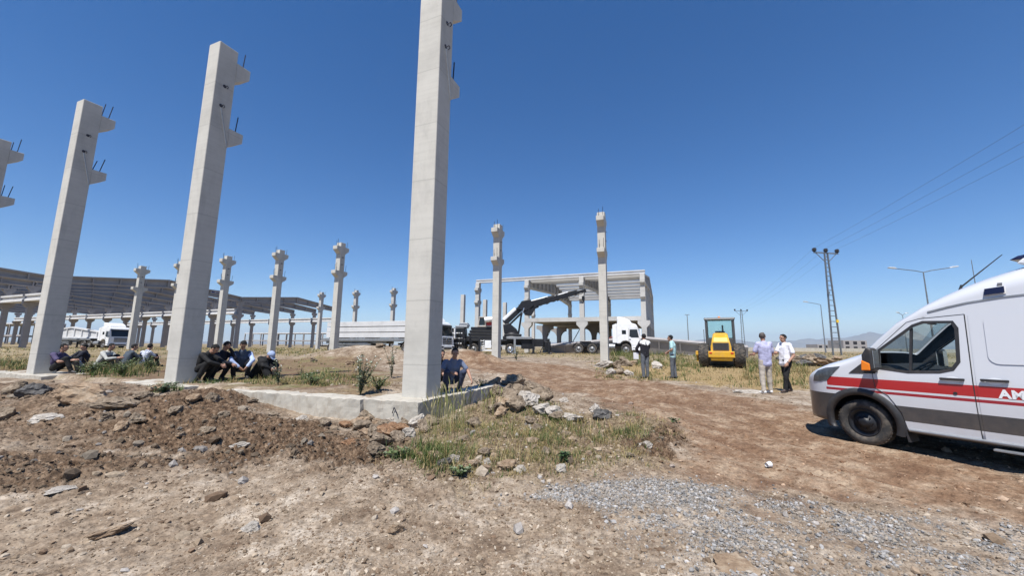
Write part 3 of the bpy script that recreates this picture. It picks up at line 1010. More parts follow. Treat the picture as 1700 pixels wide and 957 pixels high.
def van_body_mesh(mats):
    xs = sorted(set([s[0] for s in VAN_TOP] + [0.98, 0.9, 0.8, 0.6, 0.4, 0.3, 0.12, -0.2, -0.42, -0.7, -0.95, -1.15, -1.35, -1.6, -1.9, -2.3, -3.0, -3.9]))
    K = 30
    b = MB(); vs = []; fs = []
    for x in xs:
        zt = float(np.interp(x, _vx, _vz)); zs = zt - float(np.interp(x, _vx, _vd)); W = van_w(x)
        zb = 0.30 if x < 0.5 else 0.30 + 0.05 * (x - 0.5)
        half = []
        for k in range(K):
            if k < 14:
                z = zb + (zs - zb) * k / 13
                half.append((van_y(x, z), z))
            else:
                q = (k - 13) / (K - 14) * math.pi / 2
                ys = van_y(x, zs)
                half.append((ys * max(0, math.cos(q)) ** 0.69, zs + (zt - zs) * math.sin(q) ** 0.69))
        ring = [(x, y, z) for y, z in half] + [(x, -y, z) for y, z in half[-2::-1]]
        vs += ring
    n = 2 * K - 1
    for i in range(len(xs) - 1):
        for k in range(n - 1):
            fs.append((i * n + k, i * n + k + 1, (i + 1) * n + k + 1, (i + 1) * n + k))
    fs.append(tuple(range(n))[::-1]); fs.append(tuple(range((len(xs) - 1) * n, len(xs) * n)))
    b.add(vs, fs, 0, True)
    return b.mesh('body', mats)


def patch_mesh(poly, yfun, off, hole=None, name='patch', mats=None, maxlen=0.12, side=1, thick=0.0):
    """a panel following the van's side, cut to an outline in (x, z)"""
    bm = bmesh.new()
    for loop in ([poly] + ([hole] if hole else [])):
        vv = [bm.verts.new((x, 0, z)) for x, z in loop]
        for i in range(len(vv)):
            bm.edges.new((vv[i], vv[(i + 1) % len(vv)]))
    bmesh.ops.triangle_fill(bm, use_beauty=True, use_dissolve=False, edges=bm.edges[:], normal=(0, -1, 0))
    for _ in range(5):
        le = [e for e in bm.edges if e.calc_length() > maxlen]
        if not le: break
        bmesh.ops.subdivide_edges(bm, edges=le, cuts=1)
        bmesh.ops.triangulate(bm, faces=bm.faces[:])
    for v in bm.verts:
        v.co.y = side * (yfun(v.co.x, v.co.z) + off)
    bmesh.ops.recalc_face_normals(bm, faces=bm.faces[:])
    f = bm.faces[0] if len(bm.faces) else None
    if f is not None and f.normal.y * side < 0:
        bmesh.ops.reverse_faces(bm, faces=bm.faces[:])
    for f in bm.faces: f.smooth = True
    me = bpy.data.meshes.new(name)
    bm.to_mesh(me); bm.free()
    for m in mats: me.materials.append(m)
    return me


def link(name, me, parent=None, loc=None, rot=None):
    o = bpy.data.objects.new(name, me); COL.objects.link(o)
    if parent is not None: o.parent = parent
    if loc is not None: o.location = loc
    if rot is not None: o.rotation_euler = rot
    return o


def van_paint():
    m, nt, b = new_mat('ambulance_paint')
    L = nt.links.new
    tc = nt.nodes.new('ShaderNodeTexCoord'); sp = nt.nodes.new('ShaderNodeSeparateXYZ'); L(tc.outputs['Object'], sp.inputs[0])
    def cmp(s, op, v):
        n = N(nt, 'ShaderNodeMath', operation=op); L(s, n.inputs[0]); n.inputs[1].default_value = v; return n.outputs[0]
    def mul(a, c):
        n = N(nt, 'ShaderNodeMath', operation='MULTIPLY'); L(a, n.inputs[0]); L(c, n.inputs[1]); return n.outputs[0]
    def band(lo, hi, xlim=None, gt=False):
        f = mul(cmp(sp.outputs['Z'], 'GREATER_THAN', lo), cmp(sp.outputs['Z'], 'LESS_THAN', hi))
        if xlim is not None:
            f = mul(f, cmp(sp.outputs['X'], 'GREATER_THAN' if gt else 'LESS_THAN', xlim))
        return f
    def over(c, f, col):
        x = N(nt, 'ShaderNodeMixRGB'); L(f, x.inputs['Fac'])
        if isinstance(c, tuple): x.inputs['Color1'].default_value = (*c, 1)
        else: L(c, x.inputs['Color1'])
        x.inputs['Color2'].default_value = (*col, 1); return x.outputs[0]
    c = over((0.59, 0.60, 0.625), band(0.885, 1.03, 0.44), (0.40, 0.018, 0.020))
    c = over(c, band(0.815, 0.855, 0.46), (0.30, 0.014, 0.026))
    grey = band(0.455, 0.665, -0.40)
    c = over(c, grey, (0.045, 0.047, 0.052))
    bump = band(0.0, 0.755, 0.30, True)
    c = over(c, bump, (0.032, 0.034, 0.038))
    c = over(c, band(0.0, 0.335), (0.03, 0.03, 0.03))
    # road dust over the lower flanks
    n = noise_fac(nt, 5, 8, 0.7)
    zr = N(nt, 'ShaderNodeMapRange'); zr.inputs['From Min'].default_value = 0.95; zr.inputs['From Max'].default_value = 0.35; zr.inputs['To Max'].default_value = 0.32
    L(sp.outputs['Z'], zr.inputs['Value'])
    df = N(nt, 'ShaderNodeMath', operation='MULTIPLY'); L(zr.outputs[0], df.inputs[0])
    rr = ramp(nt, n.outputs['Fac'], [(0.35, (0.1,) * 3), (0.7, (0.75,) * 3)]); L(rr.outputs[0], df.inputs[1])
    x = N(nt, 'ShaderNodeMixRGB'); L(df.outputs[0], x.inputs['Fac']); L(c, x.inputs['Color1']); x.inputs['Color2'].default_value = (0.34, 0.27, 0.21, 1)
    L(x.outputs[0], b.inputs['Base Color'])
    b.inputs['Roughness'].default_value = 0.32
    b.inputs['Coat Weight'].default_value = 0.5
    b.inputs['Coat Roughness'].default_value = 0.08
    return m


WIN = [(-0.30, 1.20), (-0.62, 1.165), (-0.95, 1.185), (-1.08, 1.225), (-1.145, 1.33), (-1.165, 1.78), (-1.13, 1.865), (-0.84, 1.875), (-0.73, 1.83), (-0.31, 1.47)]
DOOR = [(-0.20, 1.105), (-0.245, 1.16), (-0.255, 1.46), (-0.66, 1.885), (-0.80, 1.93), (-1.255, 1.965), (-1.255, 0.345), (-0.53, 0.345), (-0.49, 0.58), (-0.36, 0.80), (-0.22, 0.90)]


def grow(poly, d):
    cx = sum(p[0] for p in poly) / len(poly); cz = sum(p[1] for p in poly) / len(poly)
    out = []
    n = len(poly)
    for i in range(n):
        x0, z0 = poly[i - 1]; x1, z1 = poly[i]; x2, z2 = poly[(i + 1) % n]
        e1 = Vector((x1 - x0, z1 - z0)).normalized(); e2 = Vector((x2 - x1, z2 - z1)).normalized()
        nn = Vector((e1.y + e2.y, -(e1.x + e2.x))).normalized()
        if nn.dot(Vector((x1 - cx, z1 - cz))) < 0: nn = -nn
        out.append((x1 + nn.x * d, z1 + nn.y * d))
    return out


def wheel(parent, loc, r=0.345, w=0.235, name='wheel', side=1, rim_r=0.215, rimmat=None, simple_hub=False, rot=0):
    b = MB()
    h = w / 2
    prof = [(-h + 0.03, rim_r), (-h + 0.005, rim_r + 0.03), (-h, r - 0.06), (-h + 0.02, r - 0.015), (-h + 0.05, r), (h - 0.05, r), (h - 0.02, r - 0.015), (h, r - 0.06), (h - 0.005, rim_r + 0.03), (h - 0.03, rim_r)]
    b.lathe(prof, 'y', n=40)
    k = 40
    for i in range(k):      # tread blocks
        a = 2 * math.pi * i / k
        Mx = Matrix.Rotation(-a, 3, 'Y')
        b.box(Mx @ Vector((0, 0, r)), (0.022, w * 0.72, 0.008), 0, Mx)
    o = b.build(name, M['rubber'], parent, loc=loc)
    q = MB()
    s = side
    q.lathe([(s * (h - 0.035), rim_r), (s * (h - 0.02), rim_r - 0.012), (s * (h - 0.09), rim_r - 0.03), (s * (h - 0.075), rim_r * 0.70), (s * (h - 0.045), rim_r * 0.62), (s * (h - 0.05), rim_r * 0.36), (s * (h - 0.01), rim_r * 0.33), (s * (h - 0.005), rim_r * 0.12), (s * (h - 0.005), 0.001)], 'y', n=32)
    for i in range(8):
        a = 2 * math.pi * i / 8
        q.tube((math.cos(a) * rim_r * 0.48, s * (h - 0.065), math.sin(a) * rim_r * 0.48), (math.cos(a) * rim_r * 0.48, s * (h - 0.03), math.sin(a) * rim_r * 0.48), rim_r * 0.045, n=6)
    q.build('rim', rimmat or M['rim'], o)
    return o


def build_van():
    H = Vector((-0.419, 0.908, 0)); Lf = Vector((-0.908, -0.419, 0))
    C = Vector((5.57, 6.41, 0)) - Lf * 0.95
    gz = ground_z(5.57, 6.41)
    van = thing('ambulance_van', 'white ambulance van with red stripes along its side, cut off by the right edge', 'ambulance', (C.x, C.y, gz - 0.01), math.atan2(H.y, H.x))
    paint = van_paint()
    dark_in = simple('van_interior', (0.035, 0.035, 0.038), 0.8)
    body = link('body', van_body_mesh([paint, dark_in]), van)
    so = body.modifiers.new('s', 'SOLIDIFY'); so.thickness = 0.035; so.offset = -1; so.material_offset = 1
    cutters = []
    def cutter(b):
        o = b.build('cut', paint)
        bm = bmesh.new(); bm.from_mesh(o.data); bmesh.ops.recalc_face_normals(bm, faces=bm.faces[:]); bm.to_mesh(o.data); bm.free()
        o.matrix_world = Matrix.Identity(4); cutters.append(o)
        md = body.modifiers.new('b', 'BOOLEAN'); md.operation = 'DIFFERENCE'; md.solver = 'EXACT'; md.object = o
        o.parent = van
    b = MB(); b.prism(WIN, -1.3, 1.3, 'y'); cutter(b)
    for ax in (0.0, -3.75):
        for s in (-1, 1):
            b = MB(); pts = [(ax + 0.425 * math.cos(q), 0.36 + 0.425 * math.sin(q)) for q in [2 * math.pi * k / 32 for k in range(32)]]
            b.prism(pts, s * 0.62, s * 1.3, 'y'); cutter(b)
    # windscreen opening
    b = MB()
    c0, c1 = Vector((-0.03, 0, 1.45)), Vector((-0.80, 0, 2.17))
    d = (c1 - c0).normalized(); nn = Vector((d.z, 0, -d.x))
    vs = []
    for p, hw in ((c0, 0.86), (c1, 0.76)):
        for k in (-0.25, 0.25):
            vs += [p + nn * k + Vector((0, hw, 0)), p + nn * k - Vector((0, hw, 0))]
    b.add(vs, [(0, 1, 3, 2), (4, 6, 7, 5), (0, 4, 5, 1), (2, 3, 7, 6), (0, 2, 6, 4), (1, 5, 7, 3)]); cutter(b)
    frozen(body)
    for c in cutters: bpy.data.objects.remove(c)
    gl = glass('van_glass', (0.84, 0.90, 0.90), 0.02, 0.97, 0.45)
    # doors, one each side, following the flank
    for s in (1, -1):
        dr = link('front_door', patch_mesh(DOOR, van_y, 0.006, hole=grow(WIN, 0.012), name='front_door', mats=[paint], side=s), van)
        link('window', patch_mesh(WIN, van_y, -0.012, name='window', mats=[gl], side=s), dr)
        link('window_seal', patch_mesh(grow(WIN, 0.024), van_y, 0.009, hole=grow(WIN, -0.018), name='window_seal', mats=[M['black_plastic']], side=s), dr)
        sm = MB()
        for x0, z0, x1, z1 in [(*DOOR[i], *DOOR[(i + 1) % len(DOOR)]) for i in range(len(DOOR))]:
            n = max(1, int(math.hypot(x1 - x0, z1 - z0) / 0.1))
            for k in range(n):
                pa = (x0 + (x1 - x0) * k / n, z0 + (z1 - z0) * k / n); pb = (x0 + (x1 - x0) * (k + 1) / n, z0 + (z1 - z0) * (k + 1) / n)
                sm.tube((pa[0], s * (van_y(*pa) + 0.003), pa[1]), (pb[0], s * (van_y(*pb) + 0.003), pb[1]), 0.006, n=5)
        sm.build('door_seal', M['black_plastic'], dr)
        hb = MB(); y = s * (van_y(-1.06, 1.09) + 0.03)
        hb.box((-1.07, y, 1.095), (0.235, 0.026, 0.030)); hb.box((-0.97, y - s * 0.02, 1.095), (0.03, 0.05, 0.03)); hb.box((-1.17, y - s * 0.02, 1.095), (0.03, 0.05, 0.03))
        hb.build('door_handle', M['black_plastic'], dr, bevel=0.008)
        cp = [(-1.07 + 0.075 * math.cos(q), 1.085 + 0.045 * math.sin(q)) for q in [2 * math.pi * k / 20 for k in range(20)]]
        link('handle_cup', patch_mesh(cp, van_y, 0.010, name='handle_cup', mats=[M['white_paint']], side=s), dr)
        lk = MB(); lk.tube((-1.08, s * (van_y(-1.08, 0.9) + 0.002), 0.91), (-1.08, s * (van_y(-1.08, 0.9) + 0.014), 0.91), 0.02, n=12); lk.build('lock', M['black_plastic'], dr)
        # division bar of the window
        dv = MB(); dv.bar((-0.70, s * (van_y(-0.70, 1.80) - 0.02), 1.80), (-0.645, s * (van_y(-0.645, 1.17) - 0.02), 1.17), 0.03, 0.028); dv.build('window_divider', M['black_plastic'], dr)
        # dark corner panel at the mirror foot, headlamp
        link('corner_panel', patch_mesh([(0.11, 1.10), (-0.24, 1.115), (-0.26, 1.20), (-0.25, 1.45), (-0.20, 1.38)], van_y, 0.008, name='corner_panel', mats=[M['black_plastic']], side=s), van)
        link('headlight', patch_mesh([(0.60, 1.115), (0.45, 1.17), (0.22, 1.205), (0.33, 1.08), (0.43, 0.965), (0.55, 0.935), (0.70, 0.925), (0.67, 1.03)], van_y, 0.006, name='headlight', mats=[M['lamp_glass']], side=s, maxlen=0.05), van)
        # mirror
        mb = MB()
        mb.prism([(-0.20, 1.15), (-0.34, 1.17), (-0.335, 1.49), (-0.27, 1.52), (-0.20, 1.40)], s * 1.07, s * 1.27, 'y')
        mr = mb.build('wing_mirror', M['black_plastic'], van, bevel=0.03, seg=3)
        mg = MB(); mg.box((-0.342, s * 1.17, 1.34), (0.006, 0.155, 0.26)); mg.build('mirror_glass', M['chrome'], mr)
        am = MB(); am.prism([(-0.19, 1.165), (-0.30, 1.17), (-0.30, 1.27), (-0.20, 1.32)], s * 1.10, s * 1.285, 'y'); am.build('indicator', M['amber'], mr, bevel=0.01)
        ar = MB(); ar.bar((-0.22, s * 0.93, 1.20), (-0.25, s * 1.1, 1.22), 0.09, 0.05); ar.bar((-0.24, s * 0.93, 1.14), (-0.26, s * 1.1, 1.18), 0.05, 0.04); ar.build('mirror_arm', M['black_plastic'], mr)
        # wheel arch flare
        for ax in (0.0, -3.75):
            fl = MB(); vs = []; n = 26
            for k in range(n + 1):
                q = R(-28 + 225 * k / n) if ax == 0 else R(-15 + 210 * k / n)
                for rr_, yo in ((0.405, -0.03), (0.415, 0.028), (0.475, 0.032), (0.515, 0.004)):
                    x = ax + rr_ * math.cos(q); z = 0.36 + rr_ * math.sin(q)
                    vs.append((x, s * (van_y(min(x, 0.62), max(z, 0.32)) + yo), max(z, 0.22)))
            fs = [(k * 4 + j, (k + 1) * 4 + j, (k + 1) * 4 + j + 1, k * 4 + j + 1) for k in range(n) for j in range(3)]
            fl.add(vs, fs if s > 0 else [f[::-1] for f in fs], 0, True); fl.build('wheel_arch', M['black_plastic'], van)
            wheel(van, (ax, s * 0.86, 0.345), side=s, rimmat=M['black_steel'])
        # raised panel of the load side, roof trim and small flank lamp
        rp = []
        x0, x1, z0, z1, rr_ = -1.42, -3.0, 1.31, 1.95, 0.10
        for cx_, cz_, a0 in ((x0 - rr_, z0 + rr_, -90), (x0 - rr_, z1 - rr_, 0), (x1 + rr_, z1 - rr_, 90), (x1 + rr_, z0 + rr_, 180)):
            for k in range(5):
                q = R(a0 + 90 * k / 4); rp.append((cx_ + rr_ * math.cos(q), cz_ + rr_ * math.sin(q)))
        sd = link('sliding_door', patch_mesh([(-1.285, 1.96), (-1.285, 0.345), (-2.55, 0.345), (-2.55, 1.96)], van_y, 0.005, name='sliding_door', mats=[paint], side=s), van)
        link('panel', patch_mesh(rp, van_y, 0.014, name='panel', mats=[paint], side=s), sd)
        hb = MB(); y = s * (van_y(-1.45, 1.1) + 0.032); hb.box((-1.45, y, 1.105), (0.24, 0.026, 0.030)); hb.box((-1.35, y - s * 0.02, 1.105), (0.03, 0.05, 0.03)); hb.box((-1.55, y - s * 0.02, 1.105), (0.03, 0.05, 0.03))
        hb.build('door_handle', M['black_plastic'], sd, bevel=0.008)
        cp = [(p[0] - 0.38, p[1] + 0.01) for p in cp]
        link('handle_cup', patch_mesh(cp, van_y, 0.012, name='handle_cup', mats=[M['white_paint']], side=s), sd)
        tr = MB(); pts = [(-0.90, 2.02), (-1.1, 2.075), (-1.3, 2.12), (-1.6, 2.16), (-2.0, 2.19), (-3.0, 2.20), (-4.6, 2.20)]
        for a_, b_ in zip(pts[:-1], pts[1:]):
            tr.bar((a_[0], s * (van_y(*a_) + 0.002), a_[1]), (b_[0], s * (van_y(*b_) + 0.002), b_[1]), 0.012, 0.022)
        tr.build('roof_trim', M['grey_steel'], van)
        lp = [(-1.46, 2.20), (-1.64, 2.215), (-1.64, 2.30), (-1.47, 2.285)]
        lm = link('flank_lamp', patch_mesh(lp, van_y, 0.03, name='flank_lamp', mats=[simple('blue_black_lens', (0.012, 0.014, 0.04), 0.15)], side=s), van)
        link('lamp_base', patch_mesh(grow(lp, 0.012), van_y, 0.012, name='lamp_base', mats=[M['white_paint']], side=s), lm)
    # lettering along the stripe
    for s in (1, -1):
        cu = bpy.data.curves.new('lettering', 'FONT'); cu.body = 'AMBULANS'; cu.size = 0.142; cu.extrude = 0.001; cu.offset = 0.006; cu.space_character = 1.08
        to = bpy.data.objects.new('lettering', cu); COL.objects.link(to)
        dg = bpy.context.evaluated_depsgraph_get(); me = bpy.data.meshes.new_from_object(to.evaluated_get(dg)); bpy.data.objects.remove(to)
        me.materials.clear(); me.materials.append(M['white_paint'])
        o = link('lettering', me, van)
        if s > 0:
            o.matrix_basis = Matrix(((-1, 0, 0, -1.465), (0, 0, 1, van_y(-1.6, 0.93) + 0.008), (0, 1, 0, 0.897), (0, 0, 0, 1)))
        else:
            o.matrix_basis = Matrix(((1, 0, 0, -2.35), (0, 0, -1, -van_y(-1.6, 0.93) - 0.013), (0, 1, 0, 0.897), (0, 0, 0, 1)))
    # windscreen, interior, underside
    b = MB(); vs = []
    for x in np.linspace(-0.01, -0.83, 8):
        zt = float(np.interp(x, _vx, _vz))
        for k in range(9):
            y = (-0.82 + 1.64 * k / 8) * (1 - 0.12 * (-x - 0.13) / 0.62)
            vs.append((x, y, zt - 0.03 - 0.05 * (k / 4 - 1) ** 2))
    fs = [(i * 9 + k, i * 9 + k + 1, (i + 1) * 9 + k + 1, (i + 1) * 9 + k) for i in range(7) for k in range(8)]
    b.add(vs, fs, 0, True); b.build('windscreen', gl, van)
    b = MB(); b.prism([(0.05, 0.75), (-0.1, 1.26), (-0.34, 1.24), (-0.46, 1.14), (-0.45, 0.75)], -0.88, 0.88, 'y'); b.build('dashboard', dark_in, van, bevel=0.04)
    b = MB()
    b.lathe([(-0.014, 0.19), (0, 0.204), (0.014, 0.19), (0, 0.176), (-0.014, 0.19)], 'z', n=30)
    for k in range(3):
        q = R(90 + 120 * k); b.bar((0, 0, 0), (0.19 * math.cos(q), 0.19 * math.sin(q), 0), 0.03, 0.012)
    o = b.build('steering_wheel', M['black_plastic'], van); o.location = (-0.58, 0.42, 1.20); o.rotation_euler = (0, R(38), 0)
    for y in (0.42, -0.45):
        b = MB(); b.box((-1.05, y, 0.78), (0.5, 0.5, 0.16)); b.bar((-1.22, y, 0.82), (-1.38, y, 1.42), 0.48, 0.14); b.bar((-1.38, y, 1.46), (-1.42, y, 1.64), 0.26, 0.09); b.build('seat', dark_in, van, bevel=0.05)
    b = MB(); b.box((-0.62, 0.0, 1.92), (0.05, 0.22, 0.07)); b.build('inside_mirror', M['black_plastic'], van, bevel=0.015)
    b = MB(); b.box2((-1.62, -0.9, 0.5), (-1.58, 0.9, 2.35)); b.build('bulkhead', simple('bulkhead_grey', (0.16, 0.16, 0.17), 0.7), van)
    b = MB(); b.box2((-4.7, -0.6, 0.26), (0.75, 0.6, 0.44)); b.box2((-3.2, -0.9, 0.28), (-0.52, 0.9, 0.36)); b.box2((-4.7, -0.9, 0.28), (-4.3, 0.9, 0.36)); b.build('underbody', M['black_steel'], van)
    b = MB(); b.tube((-0.55, 0.99, 0.335), (-3.2, 0.99, 0.335), 0.022, n=8); b.tube((-0.55, -0.99, 0.335), (-3.2, -0.99, 0.335), 0.022, n=8); b.build('sill_trim', M['grey_steel'], van)
    b = MB(); b.box2((-2.9, 0.72, 0.235), (-1.35, 1.05, 0.262)); b.build('side_step', M['grey_steel'], van, bevel=0.006)
    for s in (1, -1):
        b = MB(); b.prism([(-0.475, 0.44), (-0.50, 0.44), (-0.545, 0.16), (-0.52, 0.16)], s * 0.72, s * 0.985, 'y'); b.build('mud_flap', M['black_plastic'], van)
    # roof: light bar and whip antenna
    b = MB(); b.prism([(-1.72, 2.60), (-1.80, 2.57), (-2.1, 2.62), (-2.06, 2.68), (-1.78, 2.66)], -0.72, 0.72, 'y'); lb = b.build('light_bar', M['white_paint'], van, bevel=0.02)
    b = MB(); b.prism([(-1.66, 2.655), (-1.76, 2.65), (-2.06, 2.685), (-2.05, 2.74), (-1.74, 2.70)], -0.70, 0.70, 'y'); b.build('lens', simple('blue_lens', (0.015, 0.02, 0.07), 0.15), lb, bevel=0.015)
    b = MB(); b.tube((-1.10, 0.45, 2.30), (-1.14, 0.45, 2.42), 0.022, 0.014, n=8); b.tube((-1.12, 0.45, 2.38), (-1.56, 0.45, 2.78), 0.011, 0.005, n=6); b.build('antenna', M['black_plastic'], van)
    return van


build_van()

# ================================================================== lorries
def prism_part(t, name, poly, y0, y1, mat, bevel=0.0, axis='y'):
    b = MB(); b.prism(poly, y0, y1, axis)
    return b.build(name, mat, t, bevel=bevel)


def truck_wheel(t, x, y, side, r=0.5, dual=False):
    return wheel(t, (x, y, r), r=r, w=0.56 if dual else 0.32, side=side, rim_r=0.29)


def truck_cab(t, paint, sleeper=True, star=False, deflector=True):
    """cab-over cab, front face at x = 0 facing +x"""
    back = -2.25 if sleeper else -1.7
    prof = [(0.02, 0.55), (0.06, 0.8), (0.05, 1.35), (0.0, 1.62), (-0.24, 2.62), (-0.36, 2.90), (-0.7, 3.02), (back + 0.05, 3.06), (back, 2.9), (back, 1.02), (-1.92, 1.02), (-1.86, 1.12), (-1.66, 1.26), (-1.36, 1.30), (-1.08, 1.2), (-0.92, 0.98), (-0.86, 0.55)]
    cab = prism_part(t, 'cab', prof, -1.2, 1.2, paint, 0.07)
    def quad(name, xz0, xz1, y0, y1, mat, off=0.012):
        b = MB()
        d = Vector((xz1[0] - xz0[0], 0, xz1[1] - xz0[1])).normalized(); nn = Vector((d.z, 0, -d.x)) * off
        p = [Vector((xz0[0], y0, xz0[1])) + nn, Vector((xz0[0], y1, xz0[1])) + nn, Vector((xz1[0], y1, xz1[1])) + nn, Vector((xz1[0], y0, xz1[1])) + nn]
        q = [v - nn * 3 for v in p]
        b.add(p + q, [(0, 1, 2, 3), (4, 7, 6, 5), (0, 4, 5, 1), (1, 5, 6, 2), (2, 6, 7, 3), (3, 7, 4, 0)])
        return b.build(name, mat, cab)
    quad('windscreen', (-0.01, 1.68), (-0.215, 2.52), -1.08, 1.08, M['dark_glass'])
    quad('sun_visor', (-0.20, 2.50), (-0.26, 2.68), -1.10, 1.10, M['black_plastic'], 0.09)
    for k in range(4):
        quad('grille_slat', (0.055, 0.92 + 0.16 * k), (0.052, 1.03 + 0.16 * k), -0.78, 0.78, M['black_plastic'], 0.015)
    if star:
        b = MB()
        for k in range(3):
            q = R(90 + 120 * k); b.prism([(0, 1.28), (0.03 * math.cos(q + 1.57), 1.28 + 0.03 * math.sin(q + 1.57)), (0.19 * math.cos(q), 1.28 + 0.19 * math.sin(q)), (0.03 * math.cos(q - 1.57), 1.28 + 0.03 * math.sin(q - 1.57))], 0.085, 0.10, 'x')
        o = b.build('emblem', M['chrome'], cab)
        r_ = MB(); r_.lathe([(0.085, 0.19), (0.10, 0.195), (0.10, 0.215), (0.085, 0.22)], 'x', c=(0, 0, 1.28), n=28); r_.build('emblem_ring', M['chrome'], cab)
    b = MB(); b.prism([(0.10, 0.35), (0.14, 0.5), (0.12, 0.80), (-0.5, 0.80), (-0.86, 0.62), (-0.86, 0.35)], -1.235, 1.235, 'y'); bu = b.build('bumper', paint, t, bevel=0.05)
    b = MB(); b.box((0.135, 0, 0.52), (0.03, 1.3, 0.16)); b.build('air_intake', M['black_plastic'], bu)
    for s in (-1, 1):
        b = MB(); b.box((0.12, s * 0.95, 0.66), (0.06, 0.40, 0.17)); b.build('headlight', M['lamp_glass'], bu, bevel=0.02)
        b = MB(); b.prism([(-0.16, 1.62), (-0.30, 2.42), (-1.0, 2.42), (-1.06, 1.75), (-0.85, 1.62)], s * 1.196, s * 1.212, 'y'); b.build('side_window', M['dark_glass'], cab)
        if sleeper:
            b = MB(); b.box2((-1.75, s * 1.196, 1.95), (-1.35, s * 1.209, 2.35)); b.build('side_window', M['dark_glass'], cab)
        dpoly = [(-0.10, 1.30), (-0.26, 2.52), (-1.12, 2.52), (-1.12, 1.32), (-0.95, 1.02), (-0.88, 0.86), (-0.10, 0.86)]
        sm = MB()
        for i in range(len(dpoly)):
            p, q = dpoly[i], dpoly[(i + 1) % len(dpoly)]; sm.tube((p[0], s * 1.201, p[1]), (q[0], s * 1.201, q[1]), 0.008, n=4)
        dr = sm.build('door_seam', M['black_plastic'], cab)
        b = MB(); b.box((-1.0, s * 1.215, 1.45), (0.2, 0.03, 0.05)); b.build('door_handle', M['black_plastic'], dr)
        b = MB(); b.box((0.02, s * 1.40, 2.1), (0.12, 0.22, 0.62)); b.box((0.02, s * 1.40, 1.62), (0.12, 0.22, 0.22)); b.bar((-0.2, s * 1.15, 2.5), (0.0, s * 1.4, 2.42), 0.04, 0.04); b.build('mirror', paint, cab, bevel=0.03)
        for k in range(2):
            b = MB(); b.box((-0.55, s * 1.22, 0.42 + 0.22 * k), (0.45, 0.05, 0.04)); b.build('step', M['black_plastic'], bu)
    if deflector:
        b = MB(); b.prism([(-0.75, 3.03), (-1.0, 3.35), (-1.5, 3.62), (back + 0.05, 3.70), (back + 0.05, 3.04)], -1.02, 1.02, 'y'); b.build('roof_deflector', paint, cab, bevel=0.10)
        for s in (-1, 1):
            b = MB(); b.prism([(back - 0.002, 1.1), (back - 0.40, 1.1), (back - 0.40, 2.85), (back - 0.002, 3.02)], s * 1.16, s * 1.2, 'y'); b.build('side_fairing', paint, cab, bevel=0.01)
    for s in (-1, 1):
        truck_wheel(t, -1.40, s * 1.03, s)
    return cab


def tractor(name, label, loc, rot, paint, axles=(-4.4, -5.75), star=False, chassis_to=-6.3, group=None, deflector=True):
    t = thing(name, label, 'truck', loc, rot, group)
    truck_cab(t, paint, True, star, deflector)
    b = MB()
    for s in (-1, 1):
        b.box2((chassis_to, s * 0.36, 0.78), (-0.4, s * 0.46, 1.02))
    for x in (-2.6, -3.6, -4.4, -5.2, chassis_to + 0.1):
        b.box((x, 0, 0.9), (0.12, 0.72, 0.18))
    b.build('chassis', M['black_steel'], t)
    for s in (-1, 1):
        b = MB(); b.tube((-2.45, s * 0.9, 0.72), (-3.55, s * 0.9, 0.72), 0.31, n=18); b.build('fuel_tank', M['grey_steel'], t)
    for x in axles:
        for s in (-1, 1):
            truck_wheel(t, x, s * 0.93, s, dual=True)
            b = MB(); vs = []
            for k in range(13):
                q = R(5 + 170 * k / 12)
                for y in (s * 0.64, s * 1.22):
                    vs.append((x + 0.60 * math.cos(q), y, 0.52 + 0.60 * math.sin(q)))
            b.add(vs, [(k * 2, k * 2 + 1, k * 2 + 3, k * 2 + 2) for k in range(12)], 0, True)
            o = b.build('mudguard', M['black_plastic'], t); md = o.modifiers.new('s', 'SOLIDIFY'); md.thickness = 0.025
    xf = sum(axles) / len(axles)
    b = MB(); b.prism([(xf - 0.7, 1.16), (xf - 0.55, 1.25), (xf + 0.45, 1.25), (xf + 0.5, 1.16)], -0.5, 0.5, 'y'); b.box((xf, 0, 1.09), (1.2, 0.9, 0.13)); b.build('coupling_plate', M['black_steel'], t, bevel=0.02)
    b = MB(); b.path([(-2.45, 0.3, 1.2), (-2.7, 0.35, 1.7), (-3.2, 0.2, 1.35), (-3.5, 0.1, 1.2)], 0.03); b.path([(-2.45, 0.1, 1.3), (-2.8, 0.1, 1.75), (-3.3, 0.0, 1.4)], 0.03, mat=1); b.build('air_hoses', [M['black_plastic'], M['red_trim']], t)
    return t


